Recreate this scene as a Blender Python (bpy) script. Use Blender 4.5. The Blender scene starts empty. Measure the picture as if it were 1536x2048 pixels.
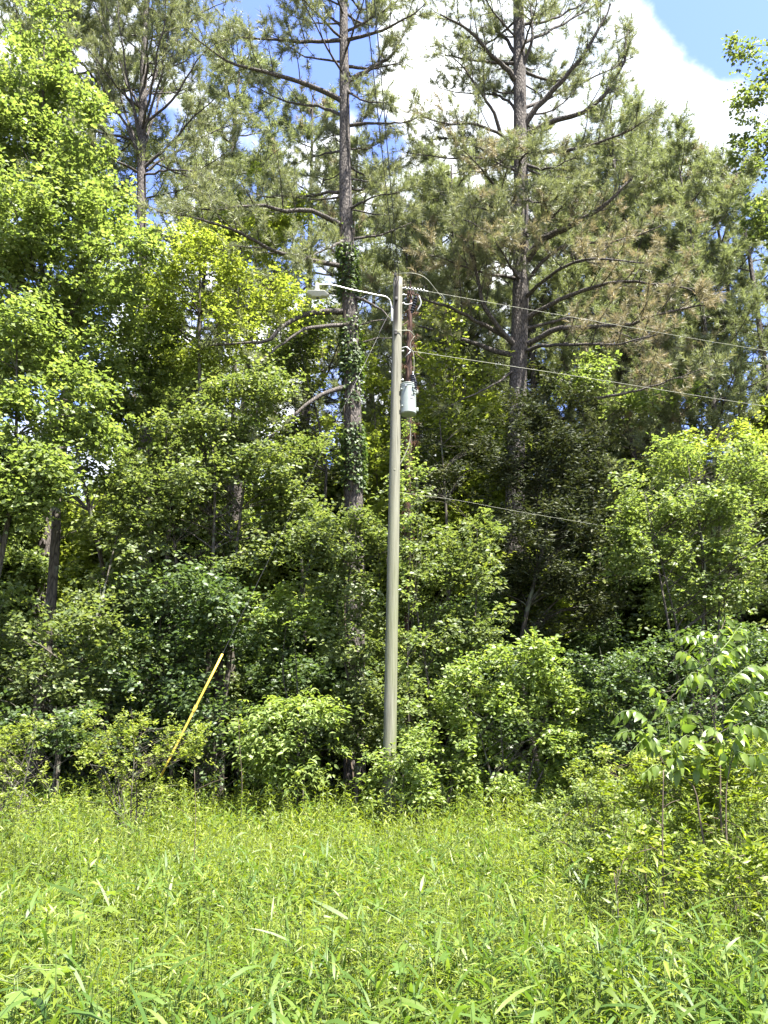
import bpy, math
import numpy as np
from mathutils import Vector

# ------------------------------------------------------------------ camera
scene = bpy.context.scene
F, CX, CY = 1538.0, 768.0, 1024.0          # focal length and centre, photo pixels (1536 x 2048)
CAM_Z, PITCH = 1.65, math.radians(16.7)
cam_data = bpy.data.cameras.new('camera')
cam_data.sensor_fit = 'VERTICAL'
cam_data.sensor_height = 36.0
cam_data.sensor_width = 27.0
cam_data.lens = 36.0 * F / 2048.0
cam_data.clip_start = 0.05
cam_data.clip_end = 2000.0
cam = bpy.data.objects.new('camera', cam_data)
scene.collection.objects.link(cam)
cam.location = (0, 0, CAM_Z)
cam.rotation_euler = (math.pi / 2 + PITCH, 0, 0)
scene.camera = cam

# ------------------------------------------------------------------ light, sky, exposure
SUN_EL, SUN_AZ = math.radians(64), math.radians(134)      # azimuth from +Y (into the woods) towards +X
sun_vec = Vector((math.sin(SUN_AZ) * math.cos(SUN_EL), math.cos(SUN_AZ) * math.cos(SUN_EL), math.sin(SUN_EL)))
sd = bpy.data.lights.new('sun', 'SUN')
sd.energy = 5.0
sd.angle = math.radians(0.55)
sd.color = (1.0, 0.955, 0.88)
so = bpy.data.objects.new('sun', sd)
scene.collection.objects.link(so)
so.rotation_euler = sun_vec.to_track_quat('Z', 'Y').to_euler()
so.location = (20, 10, 60)

scene.view_settings.view_transform = 'Standard'
scene.view_settings.look = 'None'
scene.view_settings.gamma = 1.0
scene.view_settings.exposure = 2.72
scene.view_settings.use_curve_mapping = False

world = bpy.data.worlds.new('World')
scene.world = world
world.use_nodes = True


def pix_dir(px, py):
    a, b = (px - CX) / F, (CY - py) / F
    c, s = math.cos(PITCH), math.sin(PITCH)
    return np.array([a, c - b * s, s + b * c])


def build_world():
    nt = world.node_tree
    nt.nodes.clear()
    N, L = nt.nodes.new, nt.links.new
    out = N('ShaderNodeOutputWorld')
    bg = N('ShaderNodeBackground')
    L(bg.outputs[0], out.inputs[0])
    sky = N('ShaderNodeTexSky')
    sky.sky_type = 'NISHITA'
    sky.sun_disc = False
    sky.sun_elevation = SUN_EL
    sky.sun_rotation = SUN_AZ
    sky.air_density = 1.2
    sky.dust_density = 0.6
    sky.ozone_density = 1.6
    tc = N('ShaderNodeTexCoord')
    nrm = N('ShaderNodeVectorMath'); nrm.operation = 'NORMALIZE'
    L(tc.outputs['Generated'], nrm.inputs[0])
    n1 = N('ShaderNodeTexNoise')
    n1.inputs['Scale'].default_value = 3.1
    n1.inputs['Detail'].default_value = 9
    n1.inputs['Roughness'].default_value = 0.56
    n1.inputs['Distortion'].default_value = 0.25
    L(nrm.outputs[0], n1.inputs['Vector'])
    acc = n1.outputs['Fac']

    def blob(acc, px, py, width, amount):
        d = pix_dir(px, py); d /= np.linalg.norm(d)
        dist = N('ShaderNodeVectorMath'); dist.operation = 'DISTANCE'
        L(nrm.outputs[0], dist.inputs[0]); dist.inputs[1].default_value = tuple(d)
        mr = N('ShaderNodeMapRange'); mr.interpolation_type = 'SMOOTHERSTEP'
        mr.inputs['From Min'].default_value = 0.0
        mr.inputs['From Max'].default_value = width
        mr.inputs['To Min'].default_value = amount
        mr.inputs['To Max'].default_value = 0.0
        L(dist.outputs['Value'], mr.inputs['Value'])
        ad = N('ShaderNodeMath'); ad.operation = 'ADD'
        L(acc, ad.inputs[0]); L(mr.outputs[0], ad.inputs[1])
        return ad.outputs[0]
    # where the clouds of the photograph stand open and closed
    acc = blob(acc, 1500, -10, 0.17, -0.34)
    acc = blob(acc, 1420, 200, 0.15, 0.24)
    acc = blob(acc, 1000, 120, 0.24, 0.22)
    acc = blob(acc, 630, 120, 0.12, -0.26)
    acc = blob(acc, 430, 30, 0.10, -0.2)
    acc = blob(acc, 775, 290, 0.07, -0.2)
    ramp = N('ShaderNodeMapRange'); ramp.interpolation_type = 'SMOOTHSTEP'
    ramp.inputs['From Min'].default_value = 0.47
    ramp.inputs['From Max'].default_value = 0.56
    L(acc, ramp.inputs['Value'])
    # cloud shade from a second noise: brighter heads, greyer hollows
    n2 = N('ShaderNodeTexNoise')
    n2.inputs['Scale'].default_value = 6.5
    n2.inputs['Detail'].default_value = 6
    L(nrm.outputs[0], n2.inputs['Vector'])
    cr = N('ShaderNodeValToRGB')
    cr.color_ramp.elements[0].position = 0.33
    cr.color_ramp.elements[0].color = (1.75, 2.05, 2.5, 1)
    cr.color_ramp.elements[1].position = 0.62
    cr.color_ramp.elements[1].color = (4.3, 4.4, 4.5, 1)
    L(n2.outputs['Fac'], cr.inputs['Fac'])
    mix = N('ShaderNodeMix'); mix.data_type = 'RGBA'
    L(ramp.outputs[0], mix.inputs['Factor'])
    hs = N('ShaderNodeMix'); hs.data_type = 'RGBA'; hs.blend_type = 'MULTIPLY'
    hs.inputs['Factor'].default_value = 1.0
    L(sky.outputs[0], hs.inputs['A'])
    hs.inputs['B'].default_value = (.66, .645, .92, 1)
    L(hs.outputs['Result'], mix.inputs['A'])
    L(cr.outputs[0], mix.inputs['B'])
    L(mix.outputs['Result'], bg.inputs['Color'])
    bg.inputs['Strength'].default_value = 0.088


build_world()

# ------------------------------------------------------------------ helpers
UP = np.array([0, 0, 1.0])


def P(px, py, Y):
    d = pix_dir(px, py)
    t = Y / d[1]
    return np.array([d[0] * t, Y, CAM_Z + d[2] * t])


def scale_at(px, py, Y):
    """metres per photo pixel at that pixel and distance"""
    d = pix_dir(px, py)
    return (Y / d[1]) / F


def unit(v):
    return v / np.maximum(np.linalg.norm(v, axis=-1, keepdims=True), 1e-9)


def ground_z(x, y):
    x = np.asarray(x, float); y = np.asarray(y, float)
    rise = np.clip((y - 21.0) / 60.0, 0, 1)
    z = 11.0 * rise * rise * (3 - 2 * rise)
    far = np.clip((np.abs(x) - 60) / 200, 0, 1)
    z = z + 0.05 * np.sin(x * 0.9 + 1.0) * np.sin(y * 0.7) + 4 * far
    return z


def new_mesh(name, verts, faces, rnd=None, smooth=False, face_size=None):
    """verts (n,3); faces either (m,k) array or list of arrays of constant size"""
    me = bpy.data.meshes.new(name)
    verts = np.ascontiguousarray(verts, dtype=np.float32)
    if isinstance(faces, np.ndarray):
        faces = [faces]
    faces = [f for f in faces if len(f)]
    loops = np.concatenate([f.reshape(-1) for f in faces]).astype(np.int32)
    tot = np.concatenate([np.full(len(f), f.shape[1], np.int32) for f in faces])
    start = np.concatenate([[0], np.cumsum(tot)[:-1]]).astype(np.int32)
    me.vertices.add(len(verts)); me.vertices.foreach_set('co', verts.reshape(-1))
    me.loops.add(len(loops)); me.loops.foreach_set('vertex_index', loops)
    me.polygons.add(len(tot)); me.polygons.foreach_set('loop_start', start)
    me.polygons.foreach_set('loop_total', tot)
    if smooth:
        me.polygons.foreach_set('use_smooth', np.ones(len(tot), bool))
    if rnd is not None:
        at = me.attributes.new('rnd', 'FLOAT', 'POINT')
        at.data.foreach_set('value', np.ascontiguousarray(rnd, dtype=np.float32))
    me.update(calc_edges=True)
    me.validate(verbose=False)
    return me


def link(name, data, mat=None, parent=None, loc=None):
    o = bpy.data.objects.new(name, data)
    scene.collection.objects.link(o)
    if mat is not None and data is not None and len(data.materials) == 0:
        data.materials.append(mat)
    if parent is not None:
        o.parent = parent
    if loc is not None:
        o.location = loc
    return o


def tag(o, label, cat, group=None, kind=None):
    if label: o['label'] = label
    if cat: o['category'] = cat
    if group: o['group'] = group
    if kind: o['kind'] = kind
    return o


def thing(name, label, cat, loc, group=None):
    o = bpy.data.objects.new(name, None)
    o.empty_display_size = 0.2
    scene.collection.objects.link(o)
    o.location = tuple(float(v) for v in loc)
    return tag(o, label, cat, group)


class Tubes:
    """collects tapered tubes (trunks, limbs, wires) in one mesh, in coordinates relative to origin"""
    def __init__(self, origin=(0, 0, 0)):
        self.o = np.asarray(origin, float)
        self.v, self.f, self.n = [], [], 0
        self.tri = []

    def add(self, path, radii, sides=6, cap=False):
        path = np.asarray(path, float)
        n = len(path)
        radii = np.broadcast_to(np.asarray(radii, float), (n,))
        tan = np.gradient(path, axis=0)
        tan = unit(tan)
        ref = np.where(np.abs(tan[:, 2:3]) > 0.9, np.array([[1.0, 0, 0]]), np.array([[0, 0, 1.0]]))
        ref = np.broadcast_to(ref[0], tan.shape) if n < 3 or np.abs(tan[:, 2]).max() < 0.9 or np.abs(tan[:, 2]).min() > 0.9 else np.broadcast_to(np.array([0.31, 0.95, 0.05]), tan.shape)
        a = unit(np.cross(tan, ref)); b = np.cross(tan, a)
        th = np.arange(sides) * 2 * math.pi / sides
        ring = path[:, None, :] + radii[:, None, None] * (np.cos(th)[None, :, None] * a[:, None, :] + np.sin(th)[None, :, None] * b[:, None, :])
        base = self.n
        self.v.append(ring.reshape(-1, 3)); self.n += n * sides
        i = np.arange(n - 1)[:, None] * sides; j = np.arange(sides)[None, :]; jn = (j + 1) % sides
        q = np.stack([i + j, i + jn, i + sides + jn, i + sides + j], -1).reshape(-1, 4) + base
        self.f.append(q)
        if cap:
            for e, rev in ((0, True), (n - 1, False)):
                self.v.append(path[e:e + 1]); c = self.n; self.n += 1
                jj = np.arange(sides)
                t = np.stack([np.full(sides, c), base + e * sides + jj, base + e * sides + (jj + 1) % sides], -1)
                self.tri.append(t[:, ::-1] if rev else t)

    def mesh(self, name, smooth=True):
        v = np.concatenate(self.v) - self.o
        fs = [np.concatenate(self.f)]
        if self.tri: fs.append(np.concatenate(self.tri))
        return new_mesh(name, v, fs, smooth=smooth)


def resample(pts, n):
    """smooth Catmull-Rom style resampling of a polyline"""
    pts = np.asarray(pts, float)
    if len(pts) == 2:
        t = np.linspace(0, 1, n)[:, None]
        return pts[0] * (1 - t) + pts[1] * t
    d = np.concatenate([[0], np.cumsum(np.linalg.norm(np.diff(pts, axis=0), axis=1))])
    u = d / d[-1]
    m = np.gradient(pts, u, axis=0)
    t = np.linspace(0, 1, n)
    k = np.clip(np.searchsorted(u, t, side='right') - 1, 0, len(u) - 2)
    h = (u[k + 1] - u[k])[:, None]; s = ((t - u[k])[:, None]) / h
    return ((2 * s**3 - 3 * s**2 + 1) * pts[k] + (s**3 - 2 * s**2 + s) * h * m[k]
            + (-2 * s**3 + 3 * s**2) * pts[k + 1] + (s**3 - s**2) * h * m[k + 1])


# ------------------------------------------------------------------ materials
def nodes_of(mat):
    mat.use_nodes = True
    nt = mat.node_tree
    nt.nodes.clear()
    return nt, nt.nodes.new, nt.links.new


def ramp_node(N, stops):
    r = N('ShaderNodeValToRGB')
    el = r.color_ramp.elements
    while len(el) < len(stops): el.new(0.5)
    for e, (p, c) in zip(el, stops):
        e.position = p; e.color = (*c, 1)
    return r


def leaf_mat(name, stops, trans=0.45, tcol=(1.48, 1.5, 0.72), rough=0.5, spec=0.45, per_object=False):
    """leaf tissue: a glossy reflecting face and light passing through"""
    mat = bpy.data.materials.new(name)
    nt, N, L = nodes_of(mat)
    out = N('ShaderNodeOutputMaterial')
    if per_object:
        at = N('ShaderNodeObjectInfo'); src = at.outputs['Random']
    else:
        at = N('ShaderNodeAttribute'); at.attribute_name = 'rnd'; src = at.outputs['Fac']
    r = ramp_node(N, stops)
    L(src, r.inputs['Fac'])
    pb = N('ShaderNodeBsdfPrincipled')
    pb.inputs['Roughness'].default_value = rough
    pb.inputs['Specular IOR Level'].default_value = spec
    L(r.outputs[0], pb.inputs['Base Color'])
    tm = N('ShaderNodeMix'); tm.data_type = 'RGBA'; tm.blend_type = 'MULTIPLY'
    tm.inputs['Factor'].default_value = 1.0
    L(r.outputs[0], tm.inputs['A']); tm.inputs['B'].default_value = (*tcol, 1)
    tr = N('ShaderNodeBsdfTranslucent')
    L(tm.outputs['Result'], tr.inputs['Color'])
    ms = N('ShaderNodeMixShader'); ms.inputs[0].default_value = trans
    L(pb.outputs[0], ms.inputs[1]); L(tr.outputs[0], ms.inputs[2])
    L(ms.outputs[0], out.inputs[0])
    return mat


def bark_mat(name, dark, light, scale=9.0, stretch=0.22, bump=0.6, lichen=None):
    mat = bpy.data.materials.new(name)
    nt, N, L = nodes_of(mat)
    out = N('ShaderNodeOutputMaterial'); pb = N('ShaderNodeBsdfPrincipled')
    L(pb.outputs[0], out.inputs[0])
    tc = N('ShaderNodeTexCoord'); mp = N('ShaderNodeMapping')
    mp.inputs['Scale'].default_value = (1, 1, stretch)
    L(tc.outputs['Object'], mp.inputs['Vector'])
    vo = N('ShaderNodeTexVoronoi'); vo.feature = 'DISTANCE_TO_EDGE'; vo.inputs['Scale'].default_value = scale
    L(mp.outputs[0], vo.inputs['Vector'])
    no = N('ShaderNodeTexNoise'); no.inputs['Scale'].default_value = scale * 2.2; no.inputs['Detail'].default_value = 6
    L(mp.outputs[0], no.inputs['Vector'])
    mu = N('ShaderNodeMath'); mu.operation = 'MULTIPLY_ADD'
    L(vo.outputs['Distance'], mu.inputs[0]); mu.inputs[1].default_value = 1.6; L(no.outputs['Fac'], mu.inputs[2])
    r = ramp_node(N, [(0.4, dark), (0.62, tuple((a + b) / 2 for a, b in zip(dark, light))), (0.95, light)])
    L(mu.outputs[0], r.inputs['Fac'])
    col = r.outputs[0]
    if lichen:
        n3 = N('ShaderNodeTexNoise'); n3.inputs['Scale'].default_value = 3.0; n3.inputs['Detail'].default_value = 5
        L(tc.outputs['Object'], n3.inputs['Vector'])
        mr = N('ShaderNodeMapRange'); mr.inputs['From Min'].default_value = 0.56; mr.inputs['From Max'].default_value = 0.66
        L(n3.outputs['Fac'], mr.inputs['Value'])
        mx = N('ShaderNodeMix'); mx.data_type = 'RGBA'
        L(mr.outputs[0], mx.inputs['Factor']); L(col, mx.inputs['A']); mx.inputs['B'].default_value = (*lichen, 1)
        col = mx.outputs['Result']
    L(col, pb.inputs['Base Color'])
    pb.inputs['Roughness'].default_value = 0.9
    pb.inputs['Specular IOR Level'].default_value = 0.2
    bp = N('ShaderNodeBump'); bp.inputs['Strength'].default_value = bump; bp.inputs['Distance'].default_value = 0.03
    L(mu.outputs[0], bp.inputs['Height']); L(bp.outputs[0], pb.inputs['Normal'])
    return mat


def plain_mat(name, col, rough=0.5, metal=0.0, spec=0.5, noise=0.0, nscale=20.0, bump=0.0):
    mat = bpy.data.materials.new(name)
    nt, N, L = nodes_of(mat)
    out = N('ShaderNodeOutputMaterial'); pb = N('ShaderNodeBsdfPrincipled')
    L(pb.outputs[0], out.inputs[0])
    pb.inputs['Roughness'].default_value = rough
    pb.inputs['Metallic'].default_value = metal
    pb.inputs['Specular IOR Level'].default_value = spec
    tc = N('ShaderNodeTexCoord')
    no = N('ShaderNodeTexNoise'); no.inputs['Scale'].default_value = nscale; no.inputs['Detail'].default_value = 6
    L(tc.outputs['Object'], no.inputs['Vector'])
    lo = tuple(c * (1 - noise) for c in col); hi = tuple(min(1, c * (1 + noise)) for c in col)
    r = ramp_node(N, [(0.3, lo), (0.7, hi)])
    L(no.outputs['Fac'], r.inputs['Fac']); L(r.outputs[0], pb.inputs['Base Color'])
    if bump:
        bp = N('ShaderNodeBump'); bp.inputs['Strength'].default_value = bump; bp.inputs['Distance'].default_value = 0.01
        L(no.outputs['Fac'], bp.inputs['Height']); L(bp.outputs[0], pb.inputs['Normal'])
    return mat


def G(*c): return c
M = {}
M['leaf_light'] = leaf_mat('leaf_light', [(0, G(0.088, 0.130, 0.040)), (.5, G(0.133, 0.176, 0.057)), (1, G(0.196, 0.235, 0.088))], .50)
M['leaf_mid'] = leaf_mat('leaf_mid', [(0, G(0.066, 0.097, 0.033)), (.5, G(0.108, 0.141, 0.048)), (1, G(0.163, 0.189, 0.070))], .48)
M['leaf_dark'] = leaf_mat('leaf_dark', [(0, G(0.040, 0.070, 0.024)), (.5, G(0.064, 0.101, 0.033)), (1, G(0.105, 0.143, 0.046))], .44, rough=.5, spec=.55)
M['leaf_yellow'] = leaf_mat('leaf_yellow', [(0, G(0.125, 0.165, 0.031)), (.5, G(0.183, 0.226, 0.046)), (1, G(0.251, 0.281, 0.073))], .50)
M['leaf_pale'] = leaf_mat('leaf_pale', [(0, G(0.105, 0.160, 0.037)), (.5, G(0.154, 0.209, 0.051)), (1, G(0.226, 0.270, 0.077))], .47, rough=.5, spec=.55)
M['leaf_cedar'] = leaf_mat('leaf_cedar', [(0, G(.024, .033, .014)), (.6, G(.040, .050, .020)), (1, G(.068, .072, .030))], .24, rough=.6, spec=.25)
M['needle'] = leaf_mat('needle', [(0, G(0.103, 0.124, 0.063)), (.55, G(0.161, 0.182, 0.094)), (.9, G(0.230, 0.241, 0.129)), (1, G(0.253, 0.207, 0.115))], .36, rough=.5, spec=.5, tcol=(1.35, 1.35, .8))
M['needle_far'] = leaf_mat('needle_far', [(0, G(0.121, 0.147, 0.071)), (.6, G(0.172, 0.202, 0.098)), (1, G(0.230, 0.253, 0.129))], .42, rough=.5, spec=.5, tcol=(1.35, 1.35, .8))
M['needle_brown'] = leaf_mat('needle_brown', [(0, G(.14, .15, .08)), (.35, G(.195, .182, .105)), (.7, G(.275, .235, .145)), (1, G(.34, .28, .18))], .34, rough=.5, spec=.4, tcol=(1.2, 1.15, .85))
M['weed'] = leaf_mat('weed', [(0, G(.060, .096, .013)), (.4, G(.118, .160, .020)), (.85, G(.178, .222, .036)), (1, G(.215, .235, .048))], .46, rough=.46, spec=.4, tcol=(1.45, 1.45, .45))
M['leaf_feather'] = leaf_mat('leaf_feather', [(0, G(.130, .175, .030)), (.5, G(.180, .225, .042)), (1, G(.250, .275, .070))], .52)
M['grass'] = leaf_mat('grass', [(0, G(.040, .085, .016)), (.5, G(.078, .132, .022)), (.96, G(.125, .175, .034)), (1, G(.17, .19, .055))], .45, rough=.48, spec=.35)
M['leaf_sapling'] = leaf_mat('leaf_sapling', [(0, G(.085, .140, .026)), (1, G(.150, .205, .038))], .54, rough=.36, spec=.5, per_object=True)
M['leaf_seedling'] = leaf_mat('leaf_seedling', [(0, G(.085, .150, .030)), (1, G(.150, .210, .040))], .45, rough=.4, spec=.4, per_object=True)
M['bark_pine'] = bark_mat('bark_pine', (.018, .016, .014), (.105, .092, .082), 16, .35, .9)
M['bark_grey'] = bark_mat('bark_grey', (.022, .019, .015), (.085, .075, .06), 14, .2, .6, lichen=(.11, .125, .085))
M['bark_dead'] = bark_mat('bark_dead', (.016, .010, .008), (.070, .040, .031), 12, .12, .9)
M['stem_green'] = plain_mat('stem_green', (.085, .115, .03), .6, noise=.4)
M['stem_brown'] = plain_mat('stem_brown', (.075, .055, .035), .8, noise=.4)


# ------------------------------------------------------------------ leaf geometry
def leaf_quads(pos, d, nrm, L, W, fold=0.18, mid=0.45):
    """folded rhombic leaves, two triangles each"""
    d = unit(d); s = unit(np.cross(nrm, d)); n = np.cross(d, s)
    L = L[:, None]; W = W[:, None]
    m = pos + d * L * mid + n * W * fold
    v = np.stack([pos, m - s * W * .5, pos + d * L, m + s * W * .5], 1)
    k = np.arange(len(pos))[:, None] * 4
    t = np.concatenate([k + np.array([[0, 2, 1]]), k + np.array([[0, 3, 2]])], 1).reshape(-1, 3)
    return v.reshape(-1, 3), t


def leaf_curved(pos, d, nrm, L, W, fold=0.16, droop=0.22):
    """folded leaves that arch towards the tip, six triangles each"""
    d = unit(d); s = unit(np.cross(nrm, d)); n = np.cross(d, s)
    L = L[:, None]; W = W[:, None]
    m1 = pos + d * L * .3; m2 = pos + d * L * .68 - n * L * droop * .35
    tip = pos + d * L * .97 - n * L * droop
    v = np.stack([pos, m1 - s * W * .48 + n * W * fold, m1, m1 + s * W * .48 + n * W * fold,
                  m2 - s * W * .36 + n * W * fold * .8, m2, m2 + s * W * .36 + n * W * fold * .8, tip], 1)
    k = np.arange(len(pos))[:, None] * 8
    pat = np.array([[0, 2, 1], [0, 3, 2], [1, 2, 5], [1, 5, 4], [2, 3, 6], [2, 6, 5], [4, 5, 7], [5, 6, 7]])
    t = (k[:, :, None] + pat[None]).reshape(-1, 3)
    return v.reshape(-1, 3), t


def leaf_bent(pos, d, nrm, L, W, fold=0.2, droop=0.3):
    """folded leaves with a bend, four triangles each"""
    d = unit(d); s = unit(np.cross(nrm, d)); n = np.cross(d, s)
    L = L[:, None]; W = W[:, None]
    m = pos + d * L * .42
    v = np.stack([pos, m - s * W * .5 + n * W * fold, m, m + s * W * .5 + n * W * fold, pos + d * L * .96 - n * L * droop], 1)
    k = np.arange(len(pos))[:, None] * 5
    pat = np.array([[0, 2, 1], [0, 3, 2], [1, 2, 4], [2, 3, 4]])
    return v.reshape(-1, 3), (k[:, :, None] + pat[None]).reshape(-1, 3)


def sprays(rng, centers, radii, outward, n_leaf, L, W, per=9, flat=0.5, droop=0.2, tilt=0.6, up_bias=0.15, out_bias=0.5):
    """leaf positions along flat sprays that fill the clumps (centers, radii)"""
    S = len(centers)
    ns = max(1, int(round(n_leaf / per)))
    w = radii**2; w = w / w.sum()
    idx = rng.choice(S, size=ns, p=w)
    c, r, o = centers[idx], radii[idx][:, None], outward[idx]
    ax = rng.normal(size=(ns, 3)); ax[:, 2] = ax[:, 2] * .35 + up_bias
    ax = unit(unit(ax) + o * out_bias)
    off = rng.normal(size=(ns, 3)) * np.array([.42, .42, .42 * flat])
    start = c + off * r
    length = (r * rng.uniform(.35, .75, (ns, 1)))
    length = np.clip(length, L * 1.6, L * 6.0)
    t = (np.arange(per)[None, :] + rng.uniform(0, .8, (ns, per))) / per
    pos = start[:, None, :] + ax[:, None, :] * (length[:, :, None] * t[:, :, None])
    pos = pos - UP * (length[:, :, None] * (t**2)[:, :, None] * droop)
    lat = unit(np.cross(ax, UP))
    side = np.where(np.arange(per) % 2 == 0, 1.0, -1.0)[None, :, None]
    pos = pos + rng.normal(0, .35 * L, pos.shape)
    d = ax[:, None, :] * rng.uniform(.1, .9, (ns, per, 1)) + lat[:, None, :] * side * rng.uniform(.3, 1, (ns, per, 1))
    d = d + np.array([0, 0, -1.0]) * rng.uniform(-.15, .55, (ns, per, 1))
    nrm = UP + o[:, None, :] * .45 + rng.normal(size=(ns, per, 3)) * tilt
    n = ns * per
    sc = rng.uniform(.6, 1.25, n)
    shade = np.repeat(rng.normal(0, .13, ns), per)
    rnd = np.clip(rng.beta(2.2, 2.2, n) + shade, 0, 1)
    return pos.reshape(-1, 3), d.reshape(-1, 3), nrm.reshape(-1, 3), L * sc, W * sc, rnd


def clumps(rng, lobes, clump=0.6, fill=1.0):
    """lobes: list of (centre, rx, ry, rz) in metres -> clump centres, radii, outward directions"""
    C, R, O = [], [], []
    for c, rx, ry, rz in lobes:
        c = np.asarray(c)
        n = max(3, int(fill * 2.6 * rx * rz / clump**2))
        u = unit(rng.normal(size=(n, 3)))
        rad = rng.uniform(0, 1, n)**0.38
        rad *= rng.uniform(.78, 1.12, n)
        p = c + u * rad[:, None] * np.array([rx, ry, rz])
        C.append(p); R.append(clump * rng.uniform(.6, 1.35, n)); O.append(u * np.array([1, 1, .5]))
    return np.concatenate(C), np.concatenate(R), np.concatenate(O)


DENS = 1.7


def leafy(name, label, cat, base_xy, lobes, mat, rng_seed, leaf=(0.11, 0.075), dens=420, clump=0.6, trunk_r=0.1,
          group=None, curved=False, bark='bark_grey', lean=None, limbs=40, stems=1, per=7, droop=0.2, tilt=0.62,
          flat=0.75, up_bias=0.15, out_bias=.5, crown_name='crown', fill=1.0, base_z=None, max_limb=None):
    """broadleaf tree or shrub: trunk with limbs to every clump, crown of single leaves"""
    rng = np.random.default_rng(rng_seed)
    bz = float(ground_z(*base_xy)) if base_z is None else base_z
    base = np.array([base_xy[0], base_xy[1], bz])
    root = thing(name, label, cat, base, group)
    C, R, O = clumps(rng, lobes, clump, fill)
    keep = C[:, 2] > bz + 0.12
    C, R, O = C[keep], R[keep], O[keep]
    area = sum(math.pi * a * b for _, a, _, b in lobes)
    dens = dens * DENS
    leaf = (leaf[0] * 1.12, leaf[1] * 1.2)
    pos, d, nrm, L, W, rnd = sprays(rng, C, R, O, dens * area, *leaf, per=per, droop=droop, tilt=tilt, flat=flat, up_bias=up_bias, out_bias=out_bias)
    k = pos[:, 2] > bz + 0.03
    pos, d, nrm, L, W, rnd = pos[k], d[k], nrm[k], L[k], W[k], rnd[k]
    if curved:
        v, t = leaf_curved(pos, d, nrm, L, W); rr = np.repeat(rnd, 8)
    else:
        v, t = leaf_quads(pos, d, nrm, L, W); rr = np.repeat(rnd, 4)
    crown = link(crown_name, new_mesh(crown_name, v - base, t, rr), M[mat], root)
    crown['kind'] = 'stuff'
    # wood
    T = Tubes(base)
    top = max(lobes, key=lambda l: l[0][2])
    tops = [np.asarray(top[0]) + np.array([0, 0, top[3] * .35])]
    for _ in range(stems - 1):
        l = lobes[rng.integers(len(lobes))]
        tops.append(np.asarray(l[0]) + np.array([0, 0, l[3] * .2]))
    paths = []
    for i, tp in enumerate(tops):
        b0 = base + (np.array([rng.normal(0, .12), rng.normal(0, .12), 0]) if stems > 1 else 0) - np.array([0, 0, .15])
        mid1 = b0 * .66 + tp * .34; mid2 = b0 * .33 + tp * .67
        if stems == 1:   # trunks rise before they lean
            mid1[:2] = b0[:2] * .82 + tp[:2] * .18; mid2[:2] = b0[:2] * .48 + tp[:2] * .52
        h = np.linalg.norm(tp - b0)
        mid1 += rng.normal(0, .018 * h, 3) * np.array([1, 1, 0]); mid2 += rng.normal(0, .022 * h, 3) * np.array([1, 1, 0])
        p = resample([b0, mid1, mid2, tp], 14)
        r = trunk_r * (1 - .86 * np.linspace(0, 1, 14)**.9)
        T.add(p, r, 8 if trunk_r > .06 else 5)
        paths.append((p, r))
    order = rng.permutation(len(C))[:limbs]
    for i in order:
        p, r = paths[rng.integers(len(paths))]
        tgt = C[i]
        hd = np.linalg.norm(p[:, :2] - tgt[:2], axis=1)
        cost = np.abs(p[:, 2] - (tgt[2] - .55 * hd)) + .15 * hd
        cost[0] += 5
        j = int(np.argmin(cost)); s = p[j]
        if tgt[2] < s[2] - 1.0 and j > 1: j = max(1, j - 1); s = p[j]
        ln = np.linalg.norm(tgt - s)
        if max_limb and ln > max_limb: continue
        mid = s * .5 + tgt * .5 + np.array([0, 0, .10 * ln]) + rng.normal(0, .05 * ln, 3)
        q = resample([s, mid, tgt], 6)
        T.add(q, np.linspace(min(r[j] * .55, .012 + .012 * ln), .004, 6), 4)
    link('trunk', T.mesh('trunk'), M[bark], root)
    return root


def plobes(spec, Y, depth=1.0, dy=0.0):
    """lobes from photo pixels: (px, py, rx, ry[, offset in distance]) at distance Y"""
    out = []
    for s in spec:
        px, py, rx, ry = s[:4]
        yy = Y + (s[4] if len(s) > 4 else 0.0)
        m = scale_at(px, py, yy)
        out.append((P(px, py, yy), rx * m, depth * (rx + ry) * .5 * m, ry * m))
    return out


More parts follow.
